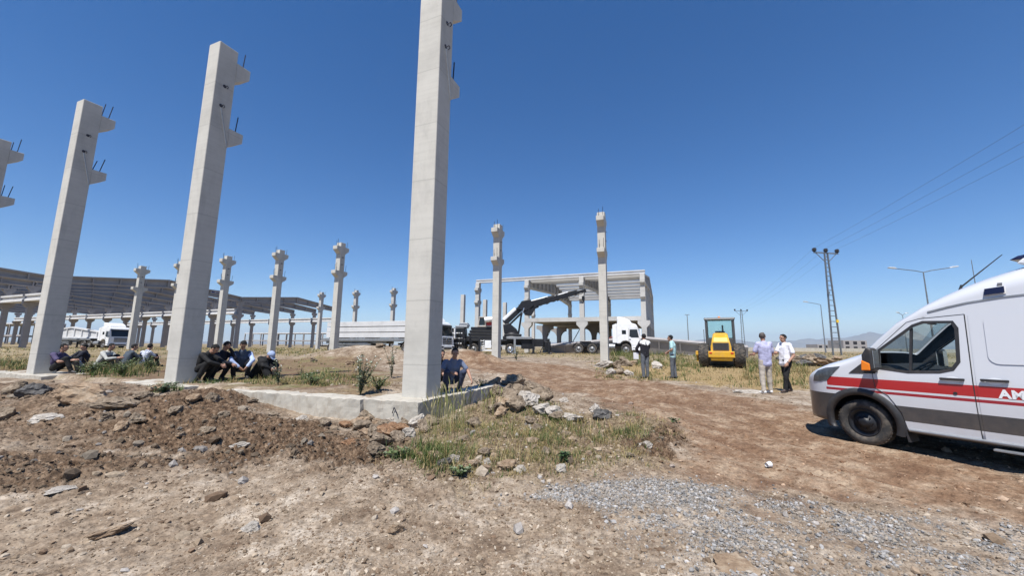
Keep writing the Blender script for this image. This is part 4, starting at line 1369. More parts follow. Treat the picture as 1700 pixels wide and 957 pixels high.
def flat_trailer(label, loc, rot, L=12.6, axle_x=(-9.4, -10.7, -12.0), group=None):
    """kingpin end at x = 0, runs back along -x"""
    t = thing('flatbed_trailer', label, 'trailer', loc, rot, group)
    b = MB(); b.box2((-L, -1.24, 1.28), (0.8, 1.24, 1.42))
    for s in (-1, 1):
        b.box2((-L, s * 0.45, 0.92), (-2.6, s * 0.60, 1.279)); b.box2((-L, s * 1.16, 1.16), (0.8, s * 1.238, 1.279))
    b.build('deck', M['grey_steel'], t, bevel=0.01)
    for x in axle_x:
        for s in (-1, 1):
            truck_wheel(t, x, s * 0.98, s, r=0.47)
    for s in (-1, 1):
        b = MB(); b.box2((-3.2, s * 0.55, 0.15), (-3.05, s * 0.70, 0.95)); b.box2((-3.3, s * 0.5, 0.1), (-2.95, s * 0.75, 0.149)); b.build('landing_leg', M['black_steel'], t)
        b = MB(); b.box2((-8.6, s * 1.1, 0.55), (-4.0, s * 1.14, 0.66)); b.box2((-8.6, s * 1.1, 0.78), (-4.0, s * 1.14, 0.89)); b.build('side_guard', M['grey_steel'], t)
        b = MB(); b.box2((-5.6, s * 0.55, 0.5), (-4.4, s * 1.08, 1.0)); b.build('pallet_box', M['grey_steel'], t, bevel=0.02)
    b = MB(); b.box2((-L - 0.05, -1.2, 0.55), (-L - 0.002, 1.2, 0.68)); b.build('rear_bumper', M['black_steel'], t)
    return t


# the load carrier with precast beams, half hidden by the nearest column
def tloc(px, Y): return ((px - 850) / FPX * Y)


RROT = math.atan2(RV.y, RV.x)
front2 = Vector((tloc(748, 36.9) - 0.25, 36.9, 0.74))
back2 = front2 - RV * 3.9
tractor('tractor_unit', 'white tractor unit with three-pointed star on its grille, peeping out right of the nearest column', front2, RROT, M['white_paint'], axles=(-3.75,), star=True, chassis_to=-4.9, group='white lorries')
flat_trailer('flatbed trailer carrying three layers of pale concrete beams, behind the nearest column', back2, RROT, L=10.4, axle_x=(-6.6, -7.9, -9.2))
lay = ['bottom', 'middle', 'top']
for k in range(3):
    b = MB()
    z0 = 1.50 + 0.555 * k
    b.box2((-9.9, -1.12 + 0.02 * k, z0), (0.2 - 0.05 * k, 1.12 - 0.02 * k, z0 + 0.485))
    o = b.build('precast_beam', M['concrete_white'], None, bevel=0.015, loc=back2, rotz=RROT)
    tag(o, '%s one of the three pale precast beams stacked on the flatbed trailer' % lay[k], 'concrete beam', 'beams loaded on the trailer')
    for x in (-8.8, -4.8, -0.8):
        b = MB(); b.box2((x - 0.05, -1.0, z0 - 0.078), (x + 0.05, 1.0, z0 - 0.004)); b.build('bearer', simple('timber', (0.17, 0.12, 0.08), 0.9) if 'tb' not in M else M['tb'], o)

# tractor unit without a trailer, in front of the two-storey frame
tractor('tractor_unit', 'white tractor unit without trailer standing in front of the two-storey frame', Vector((12.95, 39.6, 0.84)), RROT + R(4), M['white_paint'], axles=(-4.7, -6.05), chassis_to=-6.7, group='white lorries')

# white lorry in front of the halls, windscreen towards us
lor = Vector((-56.6, 57.2, 0.72))
tractor('tractor_unit', 'white tractor unit with dark windscreen towards us before the halls at far left', lor, R(-16), M['white_paint'], axles=(-4.4, -5.75), chassis_to=-6.3, group='white lorries')
dirv = Vector((math.cos(R(-16)), math.sin(R(-16)), 0))
flat_trailer('flatbed trailer carrying a long pitched beam, in front of the halls at far left', lor - dirv * 4.9, R(-16), L=12.4)
gb = gable_beam(15.5, 0.9, 1.75, 0.9, 1.7, 1.7, web=0.2, fl=0.5).build('roof_beam', M['concrete_white'], None, loc=lor - dirv * 3.1 + Vector((0, 0, 1.43)), rotz=R(-16) + R(90))
tag(gb, 'pale ribbed roof beam riding on the trailer behind the white truck at far left', 'concrete beam')


# ================================================================== crane lorry
def build_crane():
    Y0 = 40.0
    t = thing('crane_truck', 'black lorry-mounted crane with its jointed boom raised towards the frame building', 'crane', (0, Y0, 0))
    def X(px): return (px - 850) * 0.0622
    def Z(py): return 1.06 + (583 - py) * 0.0605
    def P(px, py, y=0.0): return Vector((X(px), y, Z(py)))
    K = M['black_steel']
    gz = 0.76
    b = MB(); b.box2((X(752), -0.5, gz + 0.85), (X(905), 0.5, gz + 1.2)); b.build('chassis', K, t)
    for px in (768, 790, 826, 848):
        for y, s in ((-1.05, -1), (1.05, 1)):
            o = wheel(t, (X(px), y, gz + 0.5), r=0.5, w=0.36, side=s, rim_r=0.29, rimmat=M['chrome'] if px == 848 else None)
    b = MB(); b.box2((X(750), -1.22, gz + 1.2), (X(880), 1.22, gz + 1.42)); b.build('deck', K, t, bevel=0.03)
    # low carrier cab at the left end
    b = MB(); b.prism([(X(752), gz + 0.6), (X(750), gz + 1.6), (X(753), gz + 2.5), (X(775), gz + 2.55), (X(778), gz + 0.6)], -1.2, 1.2, 'y'); cb = b.build('carrier_cab', K, t, bevel=0.06)
    for k in range(3):
        b = MB(); b.box2((X(754), -1.235, gz + 0.95 + 0.5 * k), (X(772), -1.203, gz + 1.05 + 0.5 * k)); b.build('trim_bar', M['white_paint'], cb)
    b = MB(); b.box2((X(756), -1.23, gz + 1.68), (X(770), -1.203, gz + 2.35)); b.build('side_window', M['dark_glass'], cb)
    b = MB(); b.box2((X(760), -1.0, gz + 2.56), (X(779), 0.9, gz + 2.75)); b.prism([(X(765), gz + 2.75), (X(781), gz + 2.75), (X(779), gz + 3.05), (X(767), gz + 3.05)], -0.8, 0.8, 'y'); b.build('roof_box', M['grey_steel'], cb, bevel=0.03)
    # stacked body behind the cab
    for i, (a_, c_, z0, z1) in enumerate(((779, 826, 1.43, 1.72), (781, 824, 1.75, 2.02), (783, 822, 2.05, 2.30), (785, 830, 2.33, 2.62))):
        b = MB(); b.box2((X(a_), -1.15 + 0.03 * i, gz + z0), (X(c_), 1.15 - 0.03 * i, gz + z1)); b.build('ballast_slab', K, t, bevel=0.03)
    b = MB()
    for i in range(16):
        x0 = X(752 + 2.4 * i); b.path([(x0, -1.24, gz + random.uniform(0.35, 0.9)), (x0 + random.uniform(-0.25, 0.25), -1.3, gz + random.uniform(0.9, 1.4)), (x0 + random.uniform(-0.2, 0.2), -1.27, gz + random.uniform(1.4, 2.1))], random.uniform(0.02, 0.045))
    b.build('hoses', K, t)
    b = MB(); b.box2((X(801), -1.28, gz + 0.45), (X(802), -1.2, gz + 1.35)); b.box2((X(806), -1.28, gz + 0.45), (X(807), -1.2, gz + 1.35))
    for k in range(4): b.box2((X(801), -1.36, gz + 0.5 + 0.24 * k), (X(807), -1.2, gz + 0.56 + 0.24 * k))
    b.build('ladder', M['white_paint'], t)
    b = MB(); b.box2((X(808), -1.26, gz + 0.55), (X(818), -1.2, gz + 1.3)); b.build('tool_locker', M['white_paint'], t, bevel=0.02)
    b = MB(); b.box2((X(801), -1.3, gz + 0.28), (X(820), -1.1, gz + 0.42)); b.build('side_bar', M['white_paint'], t)
    # operator cab with open frame
    b = MB(); x0, x1, z0, z1 = X(796), X(820), gz + 2.63, gz + 3.55
    for x in (x0, x0 + 0.75, x1):
        for y in (-1.0, -0.1):
            b.bar((x, y, z0), (x + (0.15 if x == x0 else 0), y, z1), 0.09, 0.09)
    b.box2((x0 + 0.1, -1.08, z1), (x1, -0.02, z1 + 0.1)); b.box2((x0, -1.08, z0), (x1, -0.02, z0 + 0.12)); oc = b.build('operator_cab', simple('cream_paint', (0.42, 0.38, 0.33), 0.5), t, bevel=0.02)
    b = MB(); b.box2((x0 + 0.12, -1.03, z0 + 0.16), (x0 + 0.72, -1.01, z1 - 0.05)); b.build('window', M['dark_glass'], oc)
    b = MB(); b.box2((x0 + 0.85, -1.02, z0 + 0.13), (x1 - 0.1, -0.98, z0 + 0.5)); b.build('red_panel', M['red_trim'], oc)
    b = MB(); b.tube((X(807), -1.25, gz + 3.3), (X(822), -1.25, gz + 3.42), 0.26, n=18); b.build('air_tank', M['white_paint'], t)
    # slewing column and boom
    b = MB(); b.lathe([(gz + 1.42, 0.95), (gz + 1.75, 0.95), (gz + 1.8, 0.7), (gz + 2.1, 0.65), (gz + 2.15, 0.5)], 'z', c=(X(851), 0, 0), n=26); b.build('slew_ring', K, t)
    for k in range(2):
        b = MB(); b.box2((X(838), -0.9, gz + 1.43 + 0.3 * k), (X(866), 0.9, gz + 1.66 + 0.3 * k)); b.build('base_plate', K, t, bevel=0.04)
    b = MB(); b.prism([(X(838), gz + 2.0), (X(862), gz + 2.0), (X(858), Z(547)), (X(846), Z(537)), (X(836), Z(540))], -0.45, 0.45, 'y'); b.build('crane_column', K, t, bevel=0.05)
    d0, d1 = P(838, 537), P(874, 502)
    b = MB(); b.bar(d0, d0.lerp(d1, 0.97), 0.55, 0.58); lb_ = b.build('lower_boom', K, t, bevel=0.06)
    nrm = Vector((-(d1 - d0).z, 0, (d1 - d0).x)).normalized()
    b = MB(); b.bar(d0.lerp(d1, 0.03) + nrm * 0.30, d0.lerp(d1, 0.60) + nrm * 0.30, 0.6, 0.34); b.build('boom_cover', M['white_paint'], lb_, bevel=0.08)
    b = MB()
    for y in (-0.36, 0.36):
        b.tube(d0 - nrm * 0.48 + Vector((0, y, 0)), d0.lerp(d1, 0.8) - nrm * 0.42 + Vector((0, y, 0)), 0.09, n=10)
    b.tube(P(861, 555, -0.5), P(866, 520, -0.5), 0.10, n=10); b.tube(P(864, 530, -0.5), P(870, 512, -0.5), 0.07, n=10, mat=1)
    b.build('lift_cylinder', [K, M['chrome']], t)
    e0, e1 = P(862, 511), P(972, 480)
    dd = (e1 - e0); n2 = Vector((-dd.z, 0, dd.x)).normalized()
    segs = ((0.0, 0.42, 0.62), (0.28, 0.58, 0.52), (0.44, 0.72, 0.43), (0.58, 0.86, 0.36), (0.72, 1.0, 0.29))
    for i, (s0, s1, h) in enumerate(segs):
        b = MB(); b.bar(e0 + dd * s0, e0 + dd * s1, h * 0.75, h); b.bar(e0 + dd * (s1 - 0.02), e0 + dd * (s1 + 0.004), h * 0.85, h + 0.12); b.build('boom_section', K, t, bevel=0.03)
        if i < 4:
            b = MB(); b.tube(e0 + dd * (s0 + 0.10) + n2 * (h / 2 + 0.06) + Vector((0, -0.1, 0)), e0 + dd * (s1 + 0.02) + n2 * (h / 2 + 0.05) + Vector((0, -0.1, 0)), 0.065, n=8); b.build('extension_cylinder', K if i % 2 else M['white_paint'], t)
    b = MB(); b.prism([(X(858), Z(514)), (X(866), Z(500)), (X(880), Z(497)), (X(886), Z(507)), (X(876), Z(517))], -0.5, 0.5, 'y'); b.build('boom_joint', K, t, bevel=0.05)
    b = MB(); b.prism([(X(868), Z(516)), (X(884), Z(510)), (X(888), Z(514)), (X(882), Z(524)), (X(872), Z(523))], -0.42, 0.42, 'y'); b.tube(P(878, 519, -0.5), P(878, 519, 0.5), 0.30, n=20); b.build('winch', K, t, bevel=0.03)
    b = MB(); b.prism([(X(884), Z(507)), (X(896), Z(503)), (X(894), Z(510)), (X(886), Z(513))], -0.3, 0.3, 'y'); b.build('boom_bracket', K, t)
    b = MB()
    for i in range(9):
        f0 = 0.06 + 0.1 * i; q0 = e0 + dd * f0 - n2 * (0.34 - 0.18 * f0) + Vector((0, -0.3, 0)); q1 = q0 + dd * 0.09
        b.path([q0, q0.lerp(q1, 0.5) - n2 * random.uniform(0.05, 0.2), q1], 0.028, n=5)
        b.box(q0 + n2 * 0.1, (0.16, 0.12, 0.22))
    b.build('boom_hoses', K, t)
    b = MB(); b.tube(e1, P(968, 492), 0.025, n=6); b.tube(P(968, 490), P(968, 497), 0.14, n=12); b.path([P(968, 497), P(969, 500), P(967, 502), P(965.5, 500)], 0.05); b.build('hook_block', K, t)
    # outriggers
    b = MB(); b.box2((X(842), -1.45, Z(564)), (X(882), -1.1, Z(560))); b.build('outrigger_beam', M['grey_steel'], t, bevel=0.02)
    for px in (855, 884, 908, 800):
        b = MB(); b.box2((X(px) - 0.10, -1.75, gz + 0.12), (X(px) + 0.10, -1.5, gz + 1.5)); b.box2((X(px) - 0.3, -1.9, gz - 0.05), (X(px) + 0.3, -1.35, gz + 0.118)); b.build('outrigger_leg', M['grey_steel'] if px == 855 else K, t, bevel=0.01)
    for (a_, c_, z0, z1) in ((866, 884, 0.5, 1.55), (885, 901, 0.75, 1.5), (902, 912, 0.35, 1.25)):
        b = MB(); b.box2((X(a_), -1.2, gz + z0), (X(c_), 1.2, gz + z1)); b.build('rear_locker', K, t, bevel=0.05)
    return t


build_crane()


# ================================================================== yellow roller seen from behind
def build_roller():
    h = Vector((0.47, 0.883, 0)).normalized()
    t = thing('road_roller', 'yellow road roller seen from behind with two big ribbed tyres and glazed cab', 'roller', (12.65, 23.9, ground_z(12.65, 23.9) - 0.02), math.atan2(h.y, h.x))
    Yl = M['yellow']; r = 0.74
    for s in (-1, 1):
        b = MB(); w = 0.60; hh = w / 2
        b.lathe([(-hh + 0.06, 0.36), (-hh, r - 0.16), (-hh + 0.03, r - 0.06), (-hh + 0.12, r - 0.012), (0, r), (hh - 0.12, r - 0.012), (hh - 0.03, r - 0.06), (hh, r - 0.16), (hh - 0.06, 0.36)], 'y', n=44)
        for i in range(26):          # diamond lugs
            for j in (-2, -1, 0, 1, 2):
                a = 2 * math.pi * (i + 0.5 * (j % 2)) / 26
                Mx = Matrix.Rotation(-a, 3, 'Y')
                rr_ = r - 0.004 - 0.012 * abs(j)
                c = Mx @ Vector((0, 0, rr_)) + Vector((0, j * 0.108, 0))
                b.box(c, (0.085, 0.085, 0.035), 0, Mx @ Matrix.Rotation(R(45), 3, 'Z'))
        o = b.build('tyre', M['rubber'], t, loc=(0, s * 0.93, r))
        b = MB(); b.lathe([(s * (hh - 0.05), 0.37), (s * (hh - 0.14), 0.33), (s * (hh - 0.12), 0.15), (s * (hh - 0.08), 0.14), (s * (hh - 0.08), 0.001)], 'y', n=28); b.build('rim', Yl, o)
    # tapering bonnet
    b = MB(); vs = []
    for x, wd, zt, zb in ((-0.95, 0.52, 1.55, 0.95), (-0.85, 0.50, 1.78, 0.92), (-0.45, 0.46, 2.02, 0.9), (0.15, 0.46, 2.10, 0.9), (0.55, 0.47, 2.12, 0.9)):
        for y, z in ((-wd - 0.03, zb), (-wd - 0.02, (zt + zb) / 2), (-wd + 0.06, zt - 0.06), (-wd + 0.16, zt), (wd - 0.16, zt), (wd - 0.06, zt - 0.06), (wd + 0.02, (zt + zb) / 2), (wd + 0.03, zb)):
            vs.append((x, y, z))
    fs = [(i * 8 + k, (i + 1) * 8 + k, (i + 1) * 8 + (k + 1) % 8, i * 8 + (k + 1) % 8) for i in range(4) for k in range(8)]
    fs += [tuple(range(8)), tuple(range(32, 40))[::-1]]
    b.add(vs, fs, 0, False); bn = b.build('bonnet', Yl, t, bevel=0.03)
    b = MB(); b.box((-0.965, 0, 1.27), (0.03, 0.84, 0.44)); gr = b.build('grille', simple('grille_grey', (0.12, 0.11, 0.10), 0.7), bn)
    b = MB()
    for k in range(9): b.box((-0.985, 0, 1.09 + 0.045 * k), (0.012, 0.78, 0.014))
    b.build('grille_bars', M['black_steel'], gr)
    b = MB(); b.box((-0.875, 0, 1.93), (0.02, 0.5, 0.03), 0, Matrix.Rotation(R(-40), 3, 'Y')); b.build('nameplate', simple('nameplate_ochre', (0.40, 0.24, 0.03), 0.6), bn)
    b = MB(); b.prism([(-1.10, 0.64), (-1.12, 1.0), (-0.6, 1.0), (-0.3, 0.64)], -0.68, 0.68, 'y'); rb = b.build('rear_bumper', Yl, t, bevel=0.03)
    b = MB(); b.prism([(-1.0, 0.46), (-1.04, 0.635), (-0.3, 0.635), (-0.3, 0.46)], -0.55, 0.55, 'y'); b.build('lower_guard', Yl, rb, bevel=0.02)
    for s in (-1, 1):
        b = MB(); b.box((-1.125, s * 0.55, 0.9), (0.02, 0.14, 0.07)); b.build('rear_lamp', M['red_lens'], rb)
    b = MB(); b.box2((-0.3, -0.55, 0.5), (1.9, 0.55, 1.0)); b.build('frame', M['black_steel'], t)
    # cab
    K = simple('cab_grey', (0.06, 0.062, 0.065), 0.5)
    x0, x1, wy, z0, z1 = 0.62, 2.0, 0.80, 1.25, 2.95
    b = MB()
    for x in (x0, x1):
        for s in (-1, 1): b.bar((x, s * (wy - 0.05), z0), (x, s * (wy - 0.05), z1), 0.11, 0.13)
    b.box2((x0 - 0.02, -wy, z0 - 0.05), (x1, wy, z0 + 0.5)); b.box2((x0, -wy + 0.1, z0 + 0.5), (x0 + 0.05, wy - 0.1, z0 + 0.56))
    cb = b.build('cab_frame', K, t, bevel=0.02)
    b = MB(); b.prism([(x0 - 0.12, z1), (x1 + 0.12, z1), (x1 + 0.05, z1 + 0.12), (x0 - 0.05, z1 + 0.12)], -wy - 0.06, wy + 0.06, 'y'); rf = b.build('cab_roof', K, cb, bevel=0.03)
    b = MB(); b.lathe([(0, 0.07), (0.09, 0.07), (0.11, 0.02)], 'z', c=(1.1, 0.0, z1 + 0.12), n=14); b.build('beacon', M['amber'], rf)
    for s in (-1, 1):
        b = MB(); b.box((x0 - 0.08, s * 0.68, z1 - 0.02), (0.06, 0.14, 0.10)); b.build('work_lamp', M['lamp_glass'], rf)
    g = glass('cab_green_glass', (0.90, 0.97, 0.96), 0.02, 0.98)
    for nm, q0, q1 in (('rear_window', (x0 + 0.0, -wy + 0.12, z0 + 0.5), (x0 + 0.012, wy - 0.12, z1)), ('front_window', (x1 - 0.01, -wy + 0.12, z0 + 0.2), (x1 + 0.002, wy - 0.12, z1))):
        b = MB(); b.box2(q0, q1); b.build(nm, g, cb)
    for s in (-1, 1):
        b = MB(); b.box2((x0 + 0.1, s * (wy - 0.01), z0 + 0.5), (x1 - 0.1, s * (wy - 0.022), z1)); b.build('side_window', g, cb)
    b = MB(); b.box2((1.0, -0.28, 1.7), (1.5, 0.28, 2.0)); b.box2((0.95, -0.27, 2.0), (1.08, 0.27, 2.25)); b.build('seat', M['black_plastic'], cb, bevel=0.04)
    b = MB(); b.bar((1.05, -0.16, 2.22), (1.02, -0.16, 2.62), 0.11, 0.10); b.build('headrest', M['black_plastic'], cb, bevel=0.03)
    b = MB(); b.tube((x0 - 0.05, wy + 0.1, 1.3), (x0 - 0.02, wy + 0.1, 2.35), 0.016, n=6); b.build('grab_rail', K, cb)
    b = MB(); b.prism([(0.3, 0.75), (1.2, 0.75), (1.2, 1.0), (0.3, 1.0)], 1.28, 1.42, 'y'); b.prism([(0.5, 0.35), (0.9, 0.35), (0.9, 0.75), (0.5, 0.75)], 1.3, 1.4, 'y'); b.build('step', Yl, t, bevel=0.02)
    # smooth drum ahead
    b = MB(); b.lathe([(-1.05, 0.02), (-1.05, 0.72), (-1.03, 0.75), (1.03, 0.75), (1.05, 0.72), (1.05, 0.02)], 'y', c=(3.0, 0, 0.75), n=40); b.build('drum', M['grey_steel'], t)
    b = MB()
    for s in (-1, 1): b.box2((1.9, s * 1.09, 0.55), (3.9, s * 1.21, 1.0))
    b.box2((3.8, -1.21, 0.55), (3.95, 1.21, 1.0)); b.box2((1.9, -1.21, 0.55), (2.1, 1.21, 1.0)); b.build('drum_yoke', Yl, t, bevel=0.02)
    return t


build_roller()


# ================================================================== pylons, lamps and wires
def ladder_pylon(name, label, x, y, gz, h, wb, wt, arm, rot, group, rungs=19):
    t = thing(name, label, 'pylon', (x, y, gz), rot, group)
    G = M['galv']
    for s in (-1, 1):
        b = MB(); b.bar((s * wb / 2, 0, -0.3), (s * wt / 2, 0, h), 0.10, 0.14); b.build('leg', G, t)
    for k in range(rungs):
        z = 1.2 + (h - 1.6) * (1 - (1 - k / (rungs - 1)) ** 1.15)
        wd = wb + (wt - wb) * z / h
        b = MB(); b.box((0, 0, z), (wd, 0.07, 0.07)); b.build('rung', G, t)
    b = MB(); b.box((0, 0, h), (arm, 0.12, 0.12)); ar = b.build('crossarm', G, t)
    for s in (-1, 1):
        b = MB(); b.bar((s * arm * 0.42, 0, h - 0.05), (s * wt * 0.45, 0, h - arm * 0.33), 0.05, 0.06); b.build('brace', G, ar)
    for px in (-0.47, 0.0, 0.47):
        b = MB(); b.lathe([(0.06, 0.05), (0.1, 0.10), (0.18, 0.22), (0.22, 0.14), (0.30, 0.24), (0.34, 0.14), (0.42, 0.22), (0.5, 0.10), (0.52, 0.01)], 'z', c=(px * arm, 0, h), n=14); b.build('insulator', M['hole'], ar)
    return t


py1 = (34.1, 41.5, 0.85)
p1 = ladder_pylon('ladder_pylon', 'grey ladder-like steel power pylon with three dark insulators right of the yellow roller', *py1, 11.0, 1.05, 0.38, 3.1, R(10), 'power pylons')
b = MB(); b.box((0.40, -0.09, 3.6), (0.30, 0.02, 0.32)); b.build('warning_plate', simple('plate_yellow', (0.75, 0.48, 0.03), 0.5), p1)
b = MB(); b.box((-0.36, -0.1, 6.6), (0.2, 0.14, 0.25)); b.build('switch_box', M['galv'], p1)
py2 = (64.3, 109.5, 0.9)
ladder_pylon('ladder_pylon', 'small distant steel power pylon just right of the yellow roller', *py2, 11.0, 0.95, 0.5, 4.2, R(10), 'power pylons')
py0 = (2 * py1[0] - py2[0] + 3.5, 2 * py1[1] - py2[1], 0.4)
ca, sa = math.cos(R(10)), math.sin(R(10))
for k, nm in ((-0.47, 'left'), (0.0, 'middle'), (0.47, 'right')):
    pts = []
    for (A, B, wa, wb_) in ((py2, py1, 4.2, 3.1), (py1, py0, 3.1, 3.1)):
        n = 20
        for i in range(n + 1):
            f = i / n
            ox = k * (wa + (wb_ - wa) * f)
            pts.append((A[0] + (B[0] - A[0]) * f + ox * ca, A[1] + (B[1] - A[1]) * f + ox * sa, A[2] + (B[2] - A[2]) * f + 11.5 - 1.2 * 4 * f * (1 - f) * 0.6))
    b = MB(); b.path(pts, 0.007, n=4)
    o = b.build('power_line', simple('wire', (0.10, 0.11, 0.13), 0.6) if nm == 'left' else bpy.data.materials['wire'])
    tag(o, '%s one of the three thin wires strung over the pylon' % nm, 'wire', 'power lines')


def street_lamp(label, x, y, gz, h, arm, rise, rot, double=True):
    t = thing('street_lamp', label, 'street lamp', (x, y, gz), rot, 'street lamps')
    b = MB(); b.tube((0, 0, -0.2), (0, 0, h), 0.10, 0.055, n=10); b.tube((0, 0, -0.2), (0, 0, 0.9), 0.13, n=10); b.build('pole', M['galv'], t)
    for s in ((-1, 1) if double else (-1,)):
        b = MB(); b.path([(0, 0, h - 0.05), (s * arm * 0.3, 0, h + rise * 0.36), (s * arm, 0, h + rise)], 0.045, n=8); ar = b.build('arm', M['galv'], t)
        b = MB(); b.prism([(s * (arm - 0.1), h + rise - 0.04), (s * (arm + 0.75), h + rise + 0.08), (s * (arm + 0.72), h + rise + 0.2), (s * (arm + 0.1), h + rise + 0.14)], -0.16, 0.16, 'y'); b.build('lamp_head', simple('lamp_grey', (0.55, 0.56, 0.57), 0.4) if 'lamp_grey' not in bpy.data.materials else bpy.data.materials['lamp_grey'], ar, bevel=0.03)
    return t


street_lamp('tall street lamp with two outstretched arms rising above the ambulance windscreen', 47.6, 44.5, 0.85, 9.6, 2.8, 0.45, R(-8))
street_lamp('street lamp with a long arm on its left, standing just left of the near pylon', 57.5, 72.5, 0.9, 8.8, 2.6, 0.4, R(5), double=False)
street_lamp('small double-armed street lamp peeping over the ambulance bonnet', 88.0, 88.0, 0.9, 8.3, 1.3, 0.5, R(20))
t = thing('pole', 'very thin far pole crossing behind the antenna of the ambulance', 'pole', (84, 70, 0.9)); b = MB(); b.tube((0, 0, -0.2), (0, 0, 17.0), 0.10, 0.05, n=8); b.build('mast', M['galv'], t)
t = thing('pole', 'bare thin pole left of the yellow roller', 'pole', (40.8, 91, 0.9)); b = MB(); b.tube((0, 0, -0.2), (0, 0, 8.2), 0.13, 0.08, n=8); b.build('mast', M['galv'], t); b = MB(); b.box((0, 0, 8.25), (1.1, 0.14, 0.1)); b.build('top_arm', M['galv'], t)


# far low houses and walls along the horizon
def far_house(label, px, Y, wd, h, floors, rot):
    t = thing('concrete_house', label, 'house', ((px - 850) / FPX * Y, Y, 0.9), rot, 'distant houses')
    b = MB(); b.box2((-wd / 2, -5, 0), (wd / 2, 5, h)); b.build('wall', M['concrete_roof'], t)
    for f in range(floors):
        n = int(wd / 3.4)
        for i in range(n):
            x = -wd / 2 + (i + 0.5) * wd / n
            b = MB(); z = h * (f + 0.2) / floors; b.box2((x - 1.0, -5.06, z), (x + 1.0, -5.003, z + h / floors * 0.6)); b.build('window', M['hole'], t)
far_house('low unfinished house with two rows of dark window openings beside the near pylon', 1402, 210, 9.5 * 1.3, 5.2, 2, R(0))
far_house('long low house with dark openings on the horizon left of the near pylon', 1366, 260, 18, 3.6, 1, R(0))
b = MB(); b.prism([(-60, 0), (60, 0), (58, 0.9), (-58, 1.1)], -0.3, 0.3, 'y'); o = b.build('boundary_wall', M['concrete_dirty'], None, loc=(76, 95, 0.75), rotz=R(-6)); tag(o, 'long low grey wall running across the field behind the two men at right', 'wall')

# ================================================================== people
SKIN = simple('skin', (0.36, 0.20, 0.135), 0.55, var=0.08, scale=9)
HAIRS = {'black': simple('black_hair', (0.006, 0.005, 0.005), 0.9, var=0.4, scale=40), 'grey': simple('greying_hair', (0.075, 0.062, 0.055), 0.7, var=0.4, scale=40)}


def cloth(name, col, var=0.10, pattern=None):
    m = simple(name, col, 0.85, var=var, scale=7, bump=0.5, bscale=9)
    if pattern == 'plaid':
        nt = m.node_tree; b = nt.nodes['Principled BSDF']
        tc = nt.nodes.new('ShaderNodeTexCoord')
        ck = N(nt, 'ShaderNodeTexChecker', Scale=28.0); ck.inputs['Color1'].default_value = (0.62, 0.64, 0.68, 1); ck.inputs['Color2'].default_value = (0.16, 0.19, 0.28, 1)
        nt.links.new(tc.outputs['Object'], ck.inputs['Vector']); nt.links.new(ck.outputs['Color'], b.inputs['Base Color'])
    return m


def voxel(mb, name, mat, parent, size=0.011, smooth=4, crumple=0.0, seed=0):
    o = mb.build(name, mat, parent)
    r = o.modifiers.new('r', 'REMESH'); r.mode = 'VOXEL'; r.voxel_size = size; r.use_smooth_shade = True
    s = o.modifiers.new('s', 'SMOOTH'); s.iterations = smooth; s.factor = 0.5
    frozen(o)
    me = o.data
    if crumple:
        n = len(me.vertices); co = np.empty(n * 3, np.float32); no = np.empty(n * 3, np.float32)
        me.vertices.foreach_get('co', co); me.vertices.foreach_get('normal', no)
        co = co.reshape(-1, 3); no = no.reshape(-1, 3)
        sv = Vector((seed * 3.1, seed * 1.7, 0))
        f = np.array([mnoise.noise(Vector(c) * 7 + sv) + 0.5 * mnoise.noise(Vector(c) * 17 + sv) for c in co.tolist()], np.float32)
        co = co + no * (crumple * f)[:, None].astype(np.float32)
        me.vertices.foreach_set('co', co.ravel()); me.update()
    me.polygons.foreach_set('use_smooth', [True] * len(me.polygons))
    return o


def V(*a): return Vector(a)


def stand_pose(h=1.75):
    k = h / 1.75
    J = dict(pel=V(0, 0, .95), che=V(-.01, 0, 1.30), nek=V(0.0, 0, 1.47), hea=V(.03, 0, 1.62),
             sL=V(0, .19, 1.41), eL=V(-.03, .25, 1.12), wL=V(.06, .26, .87), sR=V(0, -.19, 1.41), eR=V(-.03, -.25, 1.12), wR=V(.06, -.26, .87),
             hL=V(0, .09, .93), kL=V(.02, .11, .50), aL=V(-.02, .12, .09), hR=V(0, -.09, .93), kR=V(.02, -.11, .50), aR=V(-.02, -.12, .09))
    return {n: v * k for n, v in J.items()}


def crouch_pose(lean=0.16):
    return dict(pel=V(-.05, 0, .30), che=V(-.05 + lean, 0, .62), nek=V(lean + .02, 0, .80), hea=V(lean + .10, 0, .93),
                sL=V(lean - .02, .19, .72), eL=V(lean + .22, .26, .54), wL=V(lean + .40, .08, .46), sR=V(lean - .02, -.19, .72), eR=V(lean + .22, -.26, .54), wR=V(lean + .40, -.08, .46),
                hL=V(-.05, .09, .29), kL=V(.33, .20, .50), aL=V(.12, .16, .09), hR=V(-.05, -.09, .29), kR=V(.33, -.20, .50), aR=V(.12, -.16, .09))


def sit_pose(lean=0.10):
    return dict(pel=V(0, 0, .13), che=V(lean, 0, .46), nek=V(lean + .08, 0, .64), hea=V(lean + .15, 0, .78),
                sL=V(lean + .03, .19, .57), eL=V(lean + .24, .25, .36), wL=V(lean + .44, .12, .40), sR=V(lean + .03, -.19, .57), eR=V(lean + .24, -.25, .36), wR=V(lean + .44, -.12, .40),
                hL=V(.02, .09, .13), kL=V(.40, .17, .46), aL=V(.55, .13, .09), hR=V(.02, -.09, .13), kR=V(.40, -.17, .46), aR=V(.55, -.13, .09))


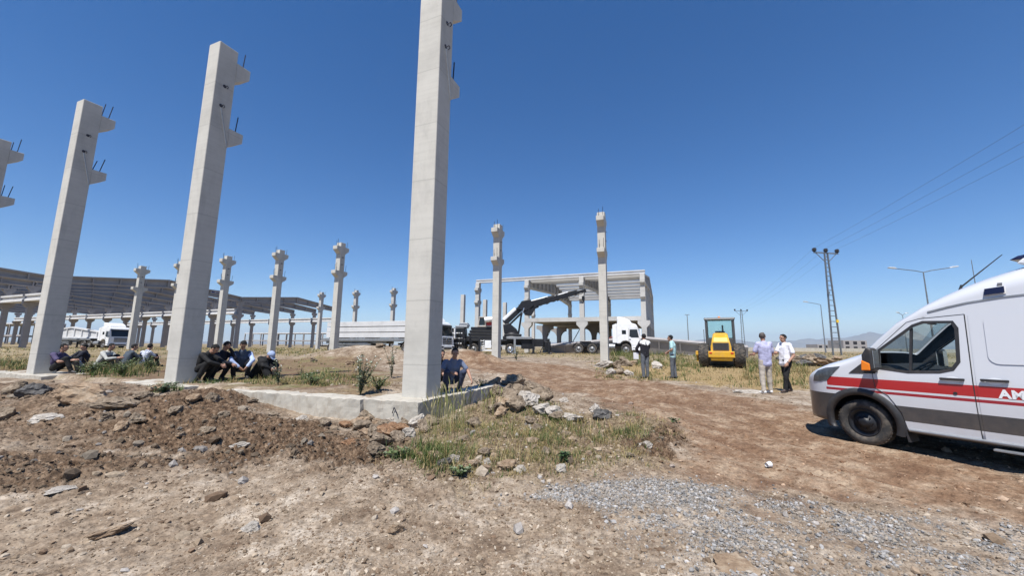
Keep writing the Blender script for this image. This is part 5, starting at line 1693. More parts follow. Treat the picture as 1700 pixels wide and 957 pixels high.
def add_torso(b, J, g=0.0, down=0.0):
    pel, che = J['pel'], J['che']
    side = (J['sL'] - J['sR']).normalized()
    hs = (J['hL'] - J['hR']).normalized()
    for s in (-1, 1):
        b.capsule(pel + hs * s * .065, che + side * s * .075, .098 + g, .108 + g)
        b.capsule(che + side * s * .075, J['sL' if s > 0 else 'sR'] - side * s * .035, .105 + g, .062 + g)
    b.capsule(J['nek'] - (J['nek'] - che) * .25, che, .075 + g, .10 + g)
    b.capsule(pel, che, .103 + g, .112 + g)


def add_hand(b, w, d, up, curl=0.5, s=1):
    """palm and five fingers; d points along the forearm, up is the back of the hand"""
    d = d.normalized(); side = d.cross(up).normalized(); up = side.cross(d).normalized()
    p1 = w + d * .085
    for k in (-1, 0, 1):
        b.capsule(w + side * k * .018, p1 + side * k * .024, .017, .016, n=8, rings=2)
    for k, L in ((-1.5, .062), (-.5, .074), (.5, .078), (1.5, .070)):
        a = p1 + side * k * .0185
        m1 = a + (d - up * curl * .6).normalized() * L * .52
        m2 = m1 + (d * (1 - curl) - up * (0.3 + curl)).normalized() * L * .5
        b.capsule(a, m1, .0098, .009, n=7, rings=2); b.capsule(m1, m2, .009, .008, n=7, rings=2)
    t0 = w + d * .03 + side * s * .026
    t1 = t0 + (d * .6 + side * s * .6 - up * .3).normalized() * .042; t2 = t1 + (d * .9 - up * .4).normalized() * .034
    b.capsule(t0, t1, .0125, .011, n=7, rings=2); b.capsule(t1, t2, .011, .009, n=7, rings=2)


def person(label, loc, rotz, J, shirt, trousers, hair='black', shoes=None, sleeve='short', head=(0, 0, 0), beard=False, vest=None, robe=False, cap=None, bald=False, belt=None, scarf=None, hem=0.0, seed=0, group=None):
    t = thing('person', label, 'person', loc, rotz, group)
    b = MB()
    add_torso(b, J, -.008)
    for S, s in (('L', 1), ('R', -1)):
        b.capsule(J['s' + S], J['e' + S], .050, .040); b.capsule(J['e' + S], J['w' + S], .042, .027)
        b.capsule(J['h' + S], J['k' + S], .080, .055); b.capsule(J['k' + S], J['a' + S], .055, .036)
        f = J.get('f' + S) or V(1, 0.18 * s, 0).normalized()
        b.capsule(J['a' + S] - f * .02 - V(0, 0, .04), J['a' + S] + f * .14 - V(0, 0, .06), .035, .026)
        d = J['w' + S] - J['e' + S]
        up = J.get('u' + S) or V(0, s * 0.8, 0.6)
        add_hand(b, J['w' + S], d, up, J.get('c' + S, 0.45), -s if d.z < 0 else s)
    # head: skull, jaw, nose, brow, ears
    c = J['hea']
    HM = Matrix.Rotation(R(head[2]), 3, 'Z') @ Matrix.Rotation(R(head[1]), 3, 'Y') @ Matrix.Rotation(R(head[0]), 3, 'X')
    def hp(x, y, z): return c + HM @ V(x, y, z)
    b.capsule(J['nek'] - V(0, 0, .03), c + HM @ V(-.015, 0, -.06), .056, .054)
    b.ellipsoid(hp(-.008, 0, .028), (.096, .076, .092), M=HM)
    b.ellipsoid(hp(.022, 0, -.045), (.066, .058, .072), M=HM)
    b.capsule(hp(.052, 0, -.088), hp(.056, 0, -.084), .026, .024)
    b.capsule(hp(.088, 0, .012), hp(.104, 0, -.026), .010, .014, n=8)
    b.capsule(hp(.076, .03, .030), hp(.076, -.03, .030), .014, .014, n=8)
    b.capsule(hp(.078, .018, -.058), hp(.078, -.018, -.058), .009, .009, n=8)
    for s in (-1, 1):
        b.ellipsoid(hp(-.004, s * .080, -.004), (.022, .009, .033), n=10, m=6, M=HM)
    body = voxel(b, 'body', SKIN, t, 0.0085, 3)
    e = MB()
    for s in (-1, 1):
        e.ellipsoid(hp(.081, s * .031, .010), (.010, .014, .008), n=10, m=6, M=HM)
    e.build('eyes', M['hole'], t)
    # hair or cap
    hm = MB()
    if cap is None and scarf is None:
        hm.ellipsoid(c + HM @ V(-.016, 0, .034), (.099, .083, .097), n=32, m=24, M=HM)
        keep_low = -.05
        vs, fs = [], []
        for f in hm.f:
            q = [HM.inverted() @ (Vector(hm.v[i]) - c) for i in f]
            g = sum(q, Vector((0, 0, 0))) / len(q)
            lim = 0.072 + 0.45 * (g.x - 0.025) + 0.02 * mnoise.noise(g * 30) if g.x > 0.025 else ((0.01 if g.x > -0.03 else -0.070) + 0.02 * mnoise.noise(g * 30))
            if g.z > lim: fs.append(f)
        hm.f = fs; hm.m = [0] * len(fs); hm.s = [True] * len(fs)
        hm.v = [tuple(Vector(q) + (Vector(q) - c).normalized() * (0.012 * mnoise.noise(Vector(q) * 22))) for q in hm.v]
        ho = hm.build('hair', HAIRS[hair], t)
        md = ho.modifiers.new('s', 'SOLIDIFY'); md.thickness = 0.012
    elif cap is not None:
        hm.ellipsoid(c + HM @ V(-.01, 0, .045), (.112, .092, .095), n=24, m=16, M=HM)
        hm.capsule(c + HM @ V(-.06, 0, -.02), c + HM @ V(-.045, 0, .02), .07, .08)
        hm.prism([(0, 0), (0, 0.001), (0.001, 0.001)], 0, 0.001, 'y')
        ho = voxel(hm, 'cap', cap, t, 0.012, 4)
        pk = MB(); pts = [(0.07 + 0.10 * math.cos(q), 0.085 * math.sin(q)) for q in [R(-90 + 180 * k / 10) for k in range(11)]]
        vs = [c + HM @ V(x, y, 0.045 - 0.15 * (x - 0.07)) for x, y in pts] + [c + HM @ V(x, y, 0.036 - 0.15 * (x - 0.07)) for x, y in pts]
        pk.add(vs, [tuple(range(11)), tuple(range(21, 10, -1))] + [(k, k + 1, 12 + k, 11 + k) for k in range(10)]); pk.build('peak', cap, ho)
    if beard:
        bd = MB(); bd.ellipsoid(hp(.03, 0, -.062), (.064, .062, .062), n=18, m=12, M=HM)
        fs = []
        for f in bd.f:
            g = sum((HM.inverted() @ (Vector(bd.v[i]) - c) for i in f), Vector((0, 0, 0))) / len(f)
            if g.z < -.045 and not (abs(g.y) < .022 and g.z > -.072 and g.x > .05): fs.append(f)
        bd.f = fs; bd.m = [0] * len(fs); bd.s = [True] * len(fs)
        bo = bd.build('beard', HAIRS[hair], t); md = bo.modifiers.new('s', 'SOLIDIFY'); md.thickness = 0.008
    # shirt
    sb = MB()
    add_torso(sb, J, .014)
    for s, S in ((1, 'L'), (-1, 'R')):
        if sleeve == 'long':
            sb.capsule(J['s' + S], J['e' + S], .066, .056); sb.capsule(J['e' + S], J['e' + S].lerp(J['w' + S], .88), .056, .042)
        elif sleeve == 'short':
            sb.capsule(J['s' + S], J['s' + S].lerp(J['e' + S], .68), .066, .062)
        else:
            sb.capsule(J['s' + S], J['s' + S].lerp(J['e' + S], .12), .062, .058)
    if hem:
        up = (J['che'] - J['pel']).normalized()
        hs = (J['hL'] - J['hR']).normalized()
        sb.capsule(J['pel'] - up * hem + hs * .075, J['pel'] - up * hem - hs * .075, .108, .108)
        for s in (-1, 1): sb.capsule(J['pel'] - up * hem + hs * .07 * s, J['che'] + hs * .06 * s, .112, .112)
    if robe:
        sb.capsule(J['pel'] - V(.02, 0, .10), J['che'], .20, .17)
        sb.capsule(J['pel'] + V(.05, .1, -.1), J['kL'], .17, .13); sb.capsule(J['pel'] + V(.05, -.1, -.1), J['kR'], .17, .13)
        sb.capsule(J['kL'], J['aL'] + V(.02, 0, 0), .12, .10); sb.capsule(J['kR'], J['aR'] + V(.02, 0, 0), .12, .10)
    voxel(sb, 'coat' if robe else 'shirt', shirt, t, 0.012, 3, crumple=0.010, seed=seed)
    if vest:
        vb = MB(); add_torso(vb, J, .026)
        voxel(vb, 'vest', vest, t, 0.012, 2, crumple=0.006, seed=seed + 3)
    if scarf:
        q = MB(); q.ellipsoid(c + HM @ V(-.015, 0, .02), (.115, .10, .13), M=HM); q.capsule(J['nek'] - V(.02, 0, .05), c, .10, .09)
        voxel(q, 'head_scarf', scarf, t, 0.012, 3, crumple=0.008, seed=seed)
    # trousers
    tb = MB()
    hs = (J['hL'] - J['hR']).normalized()
    up = (J['che'] - J['pel']).normalized()
    tb.capsule(J['pel'] + up * .04 + hs * .06, J['pel'] + up * .04 - hs * .06, .108, .108)
    for s, S in ((1, 'L'), (-1, 'R')):
        tb.capsule(J['pel'] + hs * s * .06, J['h' + S].lerp(J['k' + S], .2), .108, .098)
        tb.capsule(J['h' + S], J['k' + S], .100, .074); tb.capsule(J['k' + S], J['a' + S] + V(0, 0, .0), .074, .058)
    voxel(tb, 'trousers', trousers, t, 0.012, 3, crumple=0.010, seed=seed + 7)
    if belt:
        pass
    sh = shoes or M['black_plastic']
    for s, S in ((1, 'L'), (-1, 'R')):
        f = J.get('f' + S) or V(1, 0.18 * s, 0).normalized()
        q = MB(); a = J['a' + S]
        q.capsule(a - f * .035 - V(0, 0, .035), a + f * .05 - V(0, 0, .03), .043, .043); q.capsule(a + f * .02 - V(0, 0, .045), a + f * .155 - V(0, 0, .055), .042, .034)
        z0 = min(v[2] for v in q.v)
        o = voxel(q, 'shoe', sh, t, 0.010, 2)
    return t


LOW = []
def face(dx, dy): return math.atan2(dy, dx)


white_shoe = simple('white_shoe', (0.70, 0.69, 0.67), 0.6)
brown_shoe = simple('brown_shoe', (0.07, 0.05, 0.042), 0.6)
navy = cloth('navy_cloth', (0.008, 0.009, 0.018)); black_c = cloth('black_cloth', (0.006, 0.006, 0.007))  # black cloth set darker still, to emulate the deep shade beside the columns
grey_tr = cloth('grey_trousers', (0.10, 0.11, 0.125)); beige = cloth('beige_trousers', (0.40, 0.355, 0.30)); jeans = cloth('blue_jeans', (0.12, 0.18, 0.27))


def at_px(px, Y):
    x = (px - 850) / FPX * Y
    return x


def gpos(x, y): return Vector((x, y, ground_z(x, y)))


# -- two men talking at the right
J = stand_pose(1.80)
J.update(wL=V(.34, .20, 1.13), eL=V(.06, .29, 1.14), wR=V(.36, -.10, 1.17), eR=V(.05, -.28, 1.13), aL=V(-.06, .15, .09), aR=V(.06, -.14, .09), kL=V(.0, .13, .5), kR=V(.05, -.12, .51), uL=V(0, .7, .7), uR=V(0, -.7, .7))
p = gpos(7.56, 11.85)
person('bearded man in pale lilac polo shirt and beige trousers seen from behind near the van', p, face(-.05, 1.0), J, cloth('lilac_polo', (0.40, 0.40, 0.57)), beige, 'grey', white_shoe, 'short', (0, 0, -48), True, hem=.10, seed=1)
J = stand_pose(1.75)
J.update(eR=V(.16, -.17, 1.16), wR=V(.47, -.10, 1.20), cR=0.2, uR=V(0, 0, 1), eL=V(-.05, .26, 1.10), wL=V(.15, .23, .88), aL=V(.20, .11, .09), kL=V(.14, .12, .50), aR=V(-.16, -.11, .09), kR=V(-.02, -.10, .50), pel=V(.03, 0, .93))
p = gpos(8.42, 12.2)
w_ = person('man in white T-shirt and black trousers holding one arm out towards the other man', p, face(-.93, -.12), J, cloth('white_tee', (0.74, 0.74, 0.78)), black_c, 'black', brown_shoe, 'short', (0, 6, 0), hem=.07, seed=2)
b = MB(); d = (J['wL'] - J['eL']).normalized(); b.tube(J['wL'] - d * .035, J['wL'] - d * .01, .033, n=14); b.build('wristwatch', M['black_plastic'], w_)

# -- two men watching the crane
J = stand_pose(1.76)
J.update(eL=V(.10, .30, 1.15), wL=V(.20, .14, 1.0), eR=V(.12, -.26, 1.20), wR=V(.24, -.10, 1.30), aL=V(-.02, .10, .09), aR=V(0, -.09, .09), kL=V(.0, .10, .5), kR=V(0, -.08, .5))
p = gpos(5.31, 15.8)
w_ = person('man with white shoulders and black shirt seen from behind, watching the crane', p, face(-.25, .97), J, cloth('black_shirt', (0.012, 0.012, 0.018)), grey_tr, 'black', None, 'long', (0, 0, -10), hem=.06, seed=3)
q = MB()
side = V(0, 1, 0)
for s in (-1, 1):
    q.capsule(J['nek'] + V(-.03, 0, -.04), V(-.02, s * .17, 1.40), .085, .075); q.capsule(J['che'] + V(-.03, s * .07, .02), V(-.02, s * .12, 1.40), .10, .09)
voxel(q, 'shoulder_panel', cloth('white_panel', (0.74, 0.74, 0.72)), w_, 0.012, 3, crumple=0.006)
q = MB(); q.box((.16, .30, .88), (.06, .20, .26)); q.build('paper_bag', M['white_paint'], w_)
J = stand_pose(1.72)
J.update(eL=V(-.02, .27, 1.13), wL=V(.18, .16, 1.02), eR=V(-.02, -.26, 1.13), wR=V(.17, -.14, 1.02), hea=V(.07, 0, 1.58), nek=V(.03, 0, 1.45), aL=V(.04, .06, .09), aR=V(-.06, -.07, .09), kL=V(.03, .07, .5), kR=V(-.02, -.07, .5))
p = gpos(6.42, 15.8)
person('man in pale aqua shirt and grey trousers standing alone left of the yellow roller', p, face(-.75, .45), J, cloth('aqua_shirt', (0.36, 0.55, 0.56)), grey_tr, 'black', None, 'short', (0, 0, 0), hem=.08, seed=4)

# -- group in the shade of the second column
def strip(a, px):
    k = (px - 850) / FPX
    t_ = (k * -RV.y * -a - a * RV.x) / (NV.x - k * NV.y) if False else (k * a * RV.y - a * RV.x) / (NV.x - k * NV.y)
    v = site(a, t_)
    return Vector((v.x, v.y, ground_z(v.x, v.y)))
def put(px, py, dz=0.0):
    v = spot(px, py); return Vector((v.x, v.y, ground_z(v.x, v.y) + dz))
J = crouch_pose(.20)
J.update(hea=V(.36, 0, .87), nek=V(.26, 0, .79))
person('man in black squatting with his back against the shaded side of the second nearest column', strip(-10.75, 340), face(.95, .1), J, black_c, black_c, 'black', None, 'long', (0, 42, 0), seed=5).scale = (.93, .93, .93)
J = crouch_pose(.22)
J.update(wL=V(.36, .07, .90), eL=V(.45, .20, .60), cL=0.6, hea=V(.33, 0, .95), nek=V(.27, 0, .82))
person('man in dark navy squatting with one hand raised to his forehead beside the column', strip(-11.0, 366), face(.98, -.15), J, navy, navy, 'black', None, 'long', (0, 38, 0), seed=6).scale = (.93, .93, .93)
J = crouch_pose(.16)
J.update(hea=V(.30, 0, .97), nek=V(.22, 0, .83), wL=V(.44, .14, .36), wR=V(.42, -.04, .34))
person('squatting man in grey-blue vest over pale blue long sleeves, head bowed', strip(-10.8, 410), face(.55, -.80), J, cloth('pale_blue_shirt', (0.40, 0.48, 0.70)), navy, 'black', None, 'long', (0, 46, 0), vest=cloth('slate_vest', (0.055, 0.075, 0.115)), seed=7).scale = (.93, .93, .93)
J = sit_pose(.26)
J.update(hea=V(.48, 0, .66), nek=V(.36, 0, .60), wL=V(.62, .1, .28), wR=V(.62, -.1, .28))
person('person wrapped in black sitting bowed on the ground with a pale blue cap', strip(-10.8, 436), face(.90, -.25), J, black_c, black_c, 'black', None, 'long', (0, 55, 0), robe=True, cap=cloth('pale_blue_cap', (0.30, 0.37, 0.55)), seed=8).scale = (.93, .93, .93)

# -- group sitting by the far left column
J = sit_pose(.05)
person('person in purple shirt sitting in the shade against the far left column', strip(-17.6, 104), face(.95, .25), J, cloth('purple_shirt', (0.075, 0.06, 0.13)), black_c, 'black', None, 'short', (0, 8, 0), seed=9)
J = sit_pose(.02)
J.update(che=V(-.06, 0, .45), nek=V(-.04, 0, .62), hea=V(0, 0, .76), kL=V(.42, .14, .40), kR=V(.42, -.14, .38))
person('person in blue jeans sitting half hidden beside the one in purple', put(134, 612), face(-.4, -.8), J, navy, jeans, 'black', None, 'long', (0, 20, 0), seed=10)
J = sit_pose(.16)
person('man in light grey shirt sitting on the ground with bent back by left column', put(163, 614), face(.9, .15), J, cloth('light_grey_shirt', (0.44, 0.44, 0.41)), navy, 'black', None, 'long', (0, 18, 0), hem=.02, seed=11)
J = sit_pose(.14)
person('man in dark slate shirt sitting among the weeds seen from behind', put(203, 611), face(.35, .9), J, cloth('slate_shirt', (0.05, 0.065, 0.085)), navy, 'black', None, 'long', (0, 10, -25), seed=12)
J = sit_pose(.12)
person('person in blue and white checked shirt sitting among the weeds seen from behind', put(232, 610), face(.2, .95), J, cloth('checked_shirt', (0.4, 0.42, 0.5), pattern='plaid'), navy, 'black', None, 'short', (0, 15, 15), seed=13)

# -- two behind the nearest column
J = crouch_pose(.16)
J.update(wL=V(.46, .34, .34), eL=V(.24, .34, .52), wR=V(.36, -.10, .50), eR=V(.20, -.28, .54))
person('man in blue-grey shirt squatting in the shade right of the nearest column, facing us', strip(-4.3, 752), face(.45, -.9), J, cloth('blue_grey_shirt', (0.15, 0.18, 0.26)), cloth('blue_trousers', (0.035, 0.045, 0.085)), 'black', None, 'short', (0, 12, -10), seed=14).scale = (.88, .88, .88)
J = crouch_pose(.12)
person('person in black squatting mostly hidden behind the nearest column', strip(-5.0, 731), face(.5, -.85), J, black_c, black_c, 'black', None, 'long', (0, 15, 0), seed=15).scale = (.86, .86, .86)

# ================================================================== stones and rubble
def rock_mesh(name, mat, seed, flat=0.7, sub=4):
    bm = bmesh.new()
    bmesh.ops.create_icosphere(bm, subdivisions=sub, radius=0.5)
    rs = random.Random(seed)
    off = Vector((rs.uniform(-50, 50), rs.uniform(-50, 50), rs.uniform(-50, 50)))
    planes = []
    for _ in range(9):
        d = Vector((rs.gauss(0, 1), rs.gauss(0, 1), rs.gauss(0, 1))).normalized()
        planes.append((d, rs.uniform(0.26, 0.42)))
    for v in bm.verts:
        p = v.co.copy()
        p *= 1 + 0.42 * mnoise.noise(p * 2.2 + off)
        for d, h in planes:
            q = p.dot(d)
            if q > h: p -= d * (q - h) * 0.9
        p += p.normalized() * (0.075 * mnoise.noise(p * 6 + off) + 0.045 * mnoise.noise(p * 14 + off))
        p.z *= flat
        v.co = p
    me = bpy.data.meshes.new(name); bm.to_mesh(me); bm.free()
    me.polygons.foreach_set('use_smooth', [False] * len(me.polygons))
    me.materials.append(mat)
    return me


def rock_mat(name, c0, c1, c2):
    m, nt, b = new_mat(name)
    n = noise_fac(nt, 3.5, 8, 0.7)
    r = ramp(nt, n.outputs['Fac'], [(0.32, c0), (0.52, c1), (0.70, c2)])
    nt.links.new(r.outputs[0], b.inputs['Base Color']); b.inputs['Roughness'].default_value = 0.95; b.inputs['Specular IOR Level'].default_value = 0.2
    n2 = noise_fac(nt, 22, 6, 0.7); bp = N(nt, 'ShaderNodeBump', Strength=0.7, Distance=0.03); nt.links.new(n2.outputs['Fac'], bp.inputs['Height']); nt.links.new(bp.outputs[0], b.inputs['Normal'])
    return m


RM = {'tan': rock_mat('tan_rock', (0.16, 0.105, 0.068), (0.31, 0.225, 0.15), (0.44, 0.36, 0.27)),
      'grey': rock_mat('grey_brown_rock', (0.10, 0.075, 0.052), (0.23, 0.18, 0.13), (0.40, 0.33, 0.25)),
      'dark': rock_mat('dark_basalt', (0.05, 0.047, 0.045), (0.11, 0.105, 0.10), (0.20, 0.19, 0.18)),
      'pale': rock_mat('pale_rock', (0.26, 0.23, 0.19), (0.42, 0.38, 0.33), (0.56, 0.52, 0.47)),
      'rust': rock_mat('rusty_rock', (0.13, 0.07, 0.04), (0.26, 0.15, 0.085), (0.36, 0.25, 0.16))}
RMESH = {}
for kk in RM:
    RMESH[kk] = [rock_mesh('rock', RM[kk], hash(kk) % 97 * 0 + i * 13 + len(kk) * 101 + ord(kk[0]), f) for i, f in enumerate((0.8, 0.65, 0.5, 0.72))]


def rock(px, py, size, kind, label, group=None, shape=None, sq=(1, 1, 1), sink=0.25, rot=None, dz=0.0, cat='rock'):
    i = shape if shape is not None else random.randrange(4)
    v = spot(px, py)
    o = link('rock', RMESH[kind][i])
    o.scale = (size * sq[0], size * sq[1], size * sq[2])
    o.rotation_euler = (random.uniform(-.25, .25) * (.25 if i == 2 else 1), random.uniform(-.25, .25) * (.25 if i == 2 else 1), rot if rot is not None else random.uniform(0, 6.28))
    h = size * sq[2] * (0.8, 0.65, 0.5, 0.72)[i] * 0.42
    o.location = (v.x, v.y, ground_z(v.x, v.y) + h * (1 - 2 * sink) + dz)
    return tag(o, label, cat, group)


# singled-out rocks
rock(128, 668, .85, 'tan', 'big tan boulder lying on the brown soil in front of the far left column', shape=0, sq=(1.25, .9, .75), rot=-.3)
rock(195, 680, .58, 'grey', 'flat grey slab of rock just right of the big tan boulder', shape=2, sq=(1.2, .8, .8), rot=.2)
rock(85, 696, .55, 'pale', 'pale flat stone below the big tan boulder', shape=2, sq=(1.3, .9, .5), sink=.35)
rock(200, 720, .24, 'tan', 'small upright tan stone at the edge of the dark soil', shape=0)
rock(184, 886, .24, 'tan', 'tan flat slab of rock at lower left, half sunk in the dust', shape=3, sq=(1.5, .85, .45), rot=.45, sink=.3)
rock(104, 818, .24, 'pale', 'white-grey flat rock sunk in the dust at left', shape=2, sq=(1.4, .8, .35), sink=.4)
rock(1222, 942, .26, 'tan', 'tan rock at the bottom edge beside the grey gravel', shape=3, sq=(1.35, 1, .5), sink=.35)
rock(655, 886, .13, 'tan', 'lone pinkish stone in the dusty foreground below the weeds', shape=3)
rock(415, 880, .17, 'pale', 'small pale stone sunk in the dust left of the lone pinkish stone', shape=2, sink=.4)
rock(582, 738, .27, 'rust', 'rust-brown stone on the slope left of the footing rubble', shape=2, sq=(1.2, .8, 1), rot=.5)
rock(738, 776, .20, 'dark', 'dark blue-grey stone among the weeds', shape=3)
rock(1375, 608, 2.0, 'tan', 'long tan boulder beyond the bonnet of the ambulance', shape=3, sq=(1.5, .8, .5), rot=.5)
rock(1338, 608, 1.0, 'dark', 'dark rock just left of the long tan boulder by the ambulance bonnet', shape=1)
rock(395, 746, .20, 'pale', 'chalky white lump on the brown slope below the footing wall', shape=3, sq=(1.5, .8, .7))
rock(1000, 610, .9, 'pale', 'whitish rock at the foot of the column by the boom tip', shape=3, sq=(1.4, .9, .7))
rock(1245, 652, .9, 'pale', 'pale flat slab left of the bearded man in lilac', shape=2, sq=(1.5, .7, .25), rot=.1, sink=.2)
rock(846, 640, .42, 'grey', 'flat-topped slab bridging the rocks at the end of the footing', shape=2, sq=(1.2, .9, .8), dz=.03, rot=.1)
rock(868, 664, .5, 'grey', 'largest dark-faced rock of the heap right of the footing', shape=0, sq=(1.1, .9, 1))
rock(948, 702, .42, 'pale', 'broad pale rock lying on the weeds right of the footing', shape=3, sq=(1.3, .9, .7))
rock(1000, 694, .36, 'dark', 'dark rough rock at the right end of the weed patch', shape=0)
# heap of rubble at the right end of the footing
for px, py, s, k in [(822, 640, .32, 'grey'), (850, 634, .34, 'grey'), (862, 640, .36, 'grey'), (884, 650, .42, 'grey'), (893, 660, .44, 'grey'), (858, 654, .36, 'grey'), (842, 656, .34, 'grey'), (876, 674, .38, 'pale'), (848, 672, .36, 'grey'),
                     (836, 676, .3, 'tan'), (858, 684, .3, 'grey'), (826, 662, .36, 'grey'), (814, 650, .3, 'grey'), (904, 668, .36, 'grey'), (900, 690, .3, 'pale'), (916, 694, .28, 'pale'), (926, 700, .26, 'grey'), (820, 684, .3, 'grey'), (832, 692, .24, 'tan'), (935, 668, .2, 'pale'), (988, 684, .26, 'pale')]:
    rock(px, py, s * 1.2, k, 'rough grey-brown rock in the rubble heap right of the footing', 'rubble right of the footing', sink=.12)
# rubble in front of the footing
for px, py, s, k in [(596, 706, .22, 'tan'), (612, 700, .24, 'grey'), (626, 708, .2, 'tan'), (640, 712, .22, 'grey'), (652, 704, .2, 'pale'), (664, 716, .22, 'rust'), (676, 706, .2, 'grey'), (690, 712, .24, 'pale'), (704, 718, .22, 'grey'), (700, 704, .2, 'grey'), (712, 706, .26, 'grey'), (660, 730, .2, 'grey'),
                     (640, 728, .24, 'rust'), (622, 724, .2, 'grey'), (608, 722, .18, 'tan'), (632, 742, .22, 'grey'), (678, 726, .18, 'pale'), (606, 690, .24, 'grey'), (594, 692, .2, 'tan'), (622, 762, .16, 'grey'), (652, 716, .16, 'rust'), (574, 712, .14, 'rust')]:
    rock(px, py, s * 1.3, k, 'broken stone in the band of rubble under the footing face', 'rubble under the footing face', sink=.08)
# stones among the weeds
for px, py, s, k in [(770, 730, .2, 'grey'), (752, 768, .16, 'pale'), (722, 766, .17, 'tan'), (788, 776, .18, 'tan'), (808, 770, .14, 'pale'), (842, 778, .2, 'tan'), (804, 756, .18, 'grey'), (862, 784, .17, 'pale'), (892, 720, .2, 'grey'), (880, 704, .18, 'grey'), (786, 712, .24, 'grey'), (930, 784, .14, 'pale'),
                     (1070, 744, .2, 'pale'), (1046, 762, .12, 'grey'), (700, 760, .14, 'tan'), (906, 756, .14, 'grey'), (940, 726, .16, 'grey'), (976, 762, .13, 'tan')]:
    rock(px, py, s, k, 'stone lying among the weeds and dry grass', 'stones among the weeds')
# rocks at the left
for px, py, s, k in [(30, 655, .4, 'grey'), (58, 660, .45, 'dark'), (150, 690, .22, 'tan'), (240, 660, .3, 'grey'), (262, 650, .28, 'tan'), (175, 700, .18, 'grey'), (225, 705, .2, 'grey'), (290, 690, .2, 'grey'), (322, 672, .22, 'tan'), (352, 664, .25, 'grey'), (420, 668, .2, 'grey'), (372, 690, .18, 'grey'), (300, 730, .16, 'tan'), (10, 690, .3, 'grey'), (345, 720, .18, 'grey'), (452, 692, .18, 'grey'), (500, 700, .2, 'pale'), (540, 706, .2, 'grey')]:
    rock(px, py, s * 1.1, k, 'stone half buried in the turned brown soil at left', 'stones in the turned soil')
# rocks by the two men near the crane and far right
for px, py, s, k in [(1022, 612, .7, 'grey'), (1038, 608, .8, 'grey'), (1052, 606, .7, 'tan'), (1030, 622, .5, 'grey'), (1044, 624, .45, 'pale'), (1014, 622, .5, 'pale'), (1090, 612, .6, 'pale')]:
    rock(px, py, s, k, 'rock in the low bank left of the two men watching the crane', 'rocks by the two watchers')
for px, py, s, k in [(1300, 600, .9, 'dark'), (1318, 598, 1.2, 'grey'), (1332, 598, 1.0, 'dark'), (1346, 600, 1.0, 'grey'), (1360, 597, 1.3, 'dark'), (1322, 604, .7, 'grey'), (1390, 598, 1.0, 'tan')]:
    rock(px, py, s, k, 'rock in the spoil beyond the two talking men', 'rocks beyond the talking men')
for px, py, s, k in [(555, 588, .7, 'grey'), (590, 592, .6, 'grey'), (612, 590, .7, 'pale'), (580, 600, .5, 'tan'), (630, 594, .5, 'grey'), (650, 596, .5, 'tan'), (520, 594, .4, 'grey'), (566, 578, .5, 'tan'), (600, 580, .5, 'grey'), (760, 590, .4, 'tan'), (745, 596, .4, 'tan')]:
    rock(px, py, s, k, 'stone on the earth mound before the beam trailer', 'stones on the mound')

# crushed paper cup by the track
b = MB(); b.lathe([(0, .025), (.06, .034), (.065, .036), (.06, .03), (.01, .022)], 'x', n=16); v = spot(1273, 778)
o = b.build('paper_cup', M['white_paint'], None, loc=(v.x, v.y, ground_z(v.x, v.y) + .04), rotz=.4); tag(o, 'white paper cup lying on the reddish track', 'cup')
b = MB()
for k in range(9):
    b.tube((0.02 * k, 0, 0), (0.02 * k + random.uniform(.1, .3), random.uniform(-.2, .2), random.uniform(.02, .2)), .004, n=4)


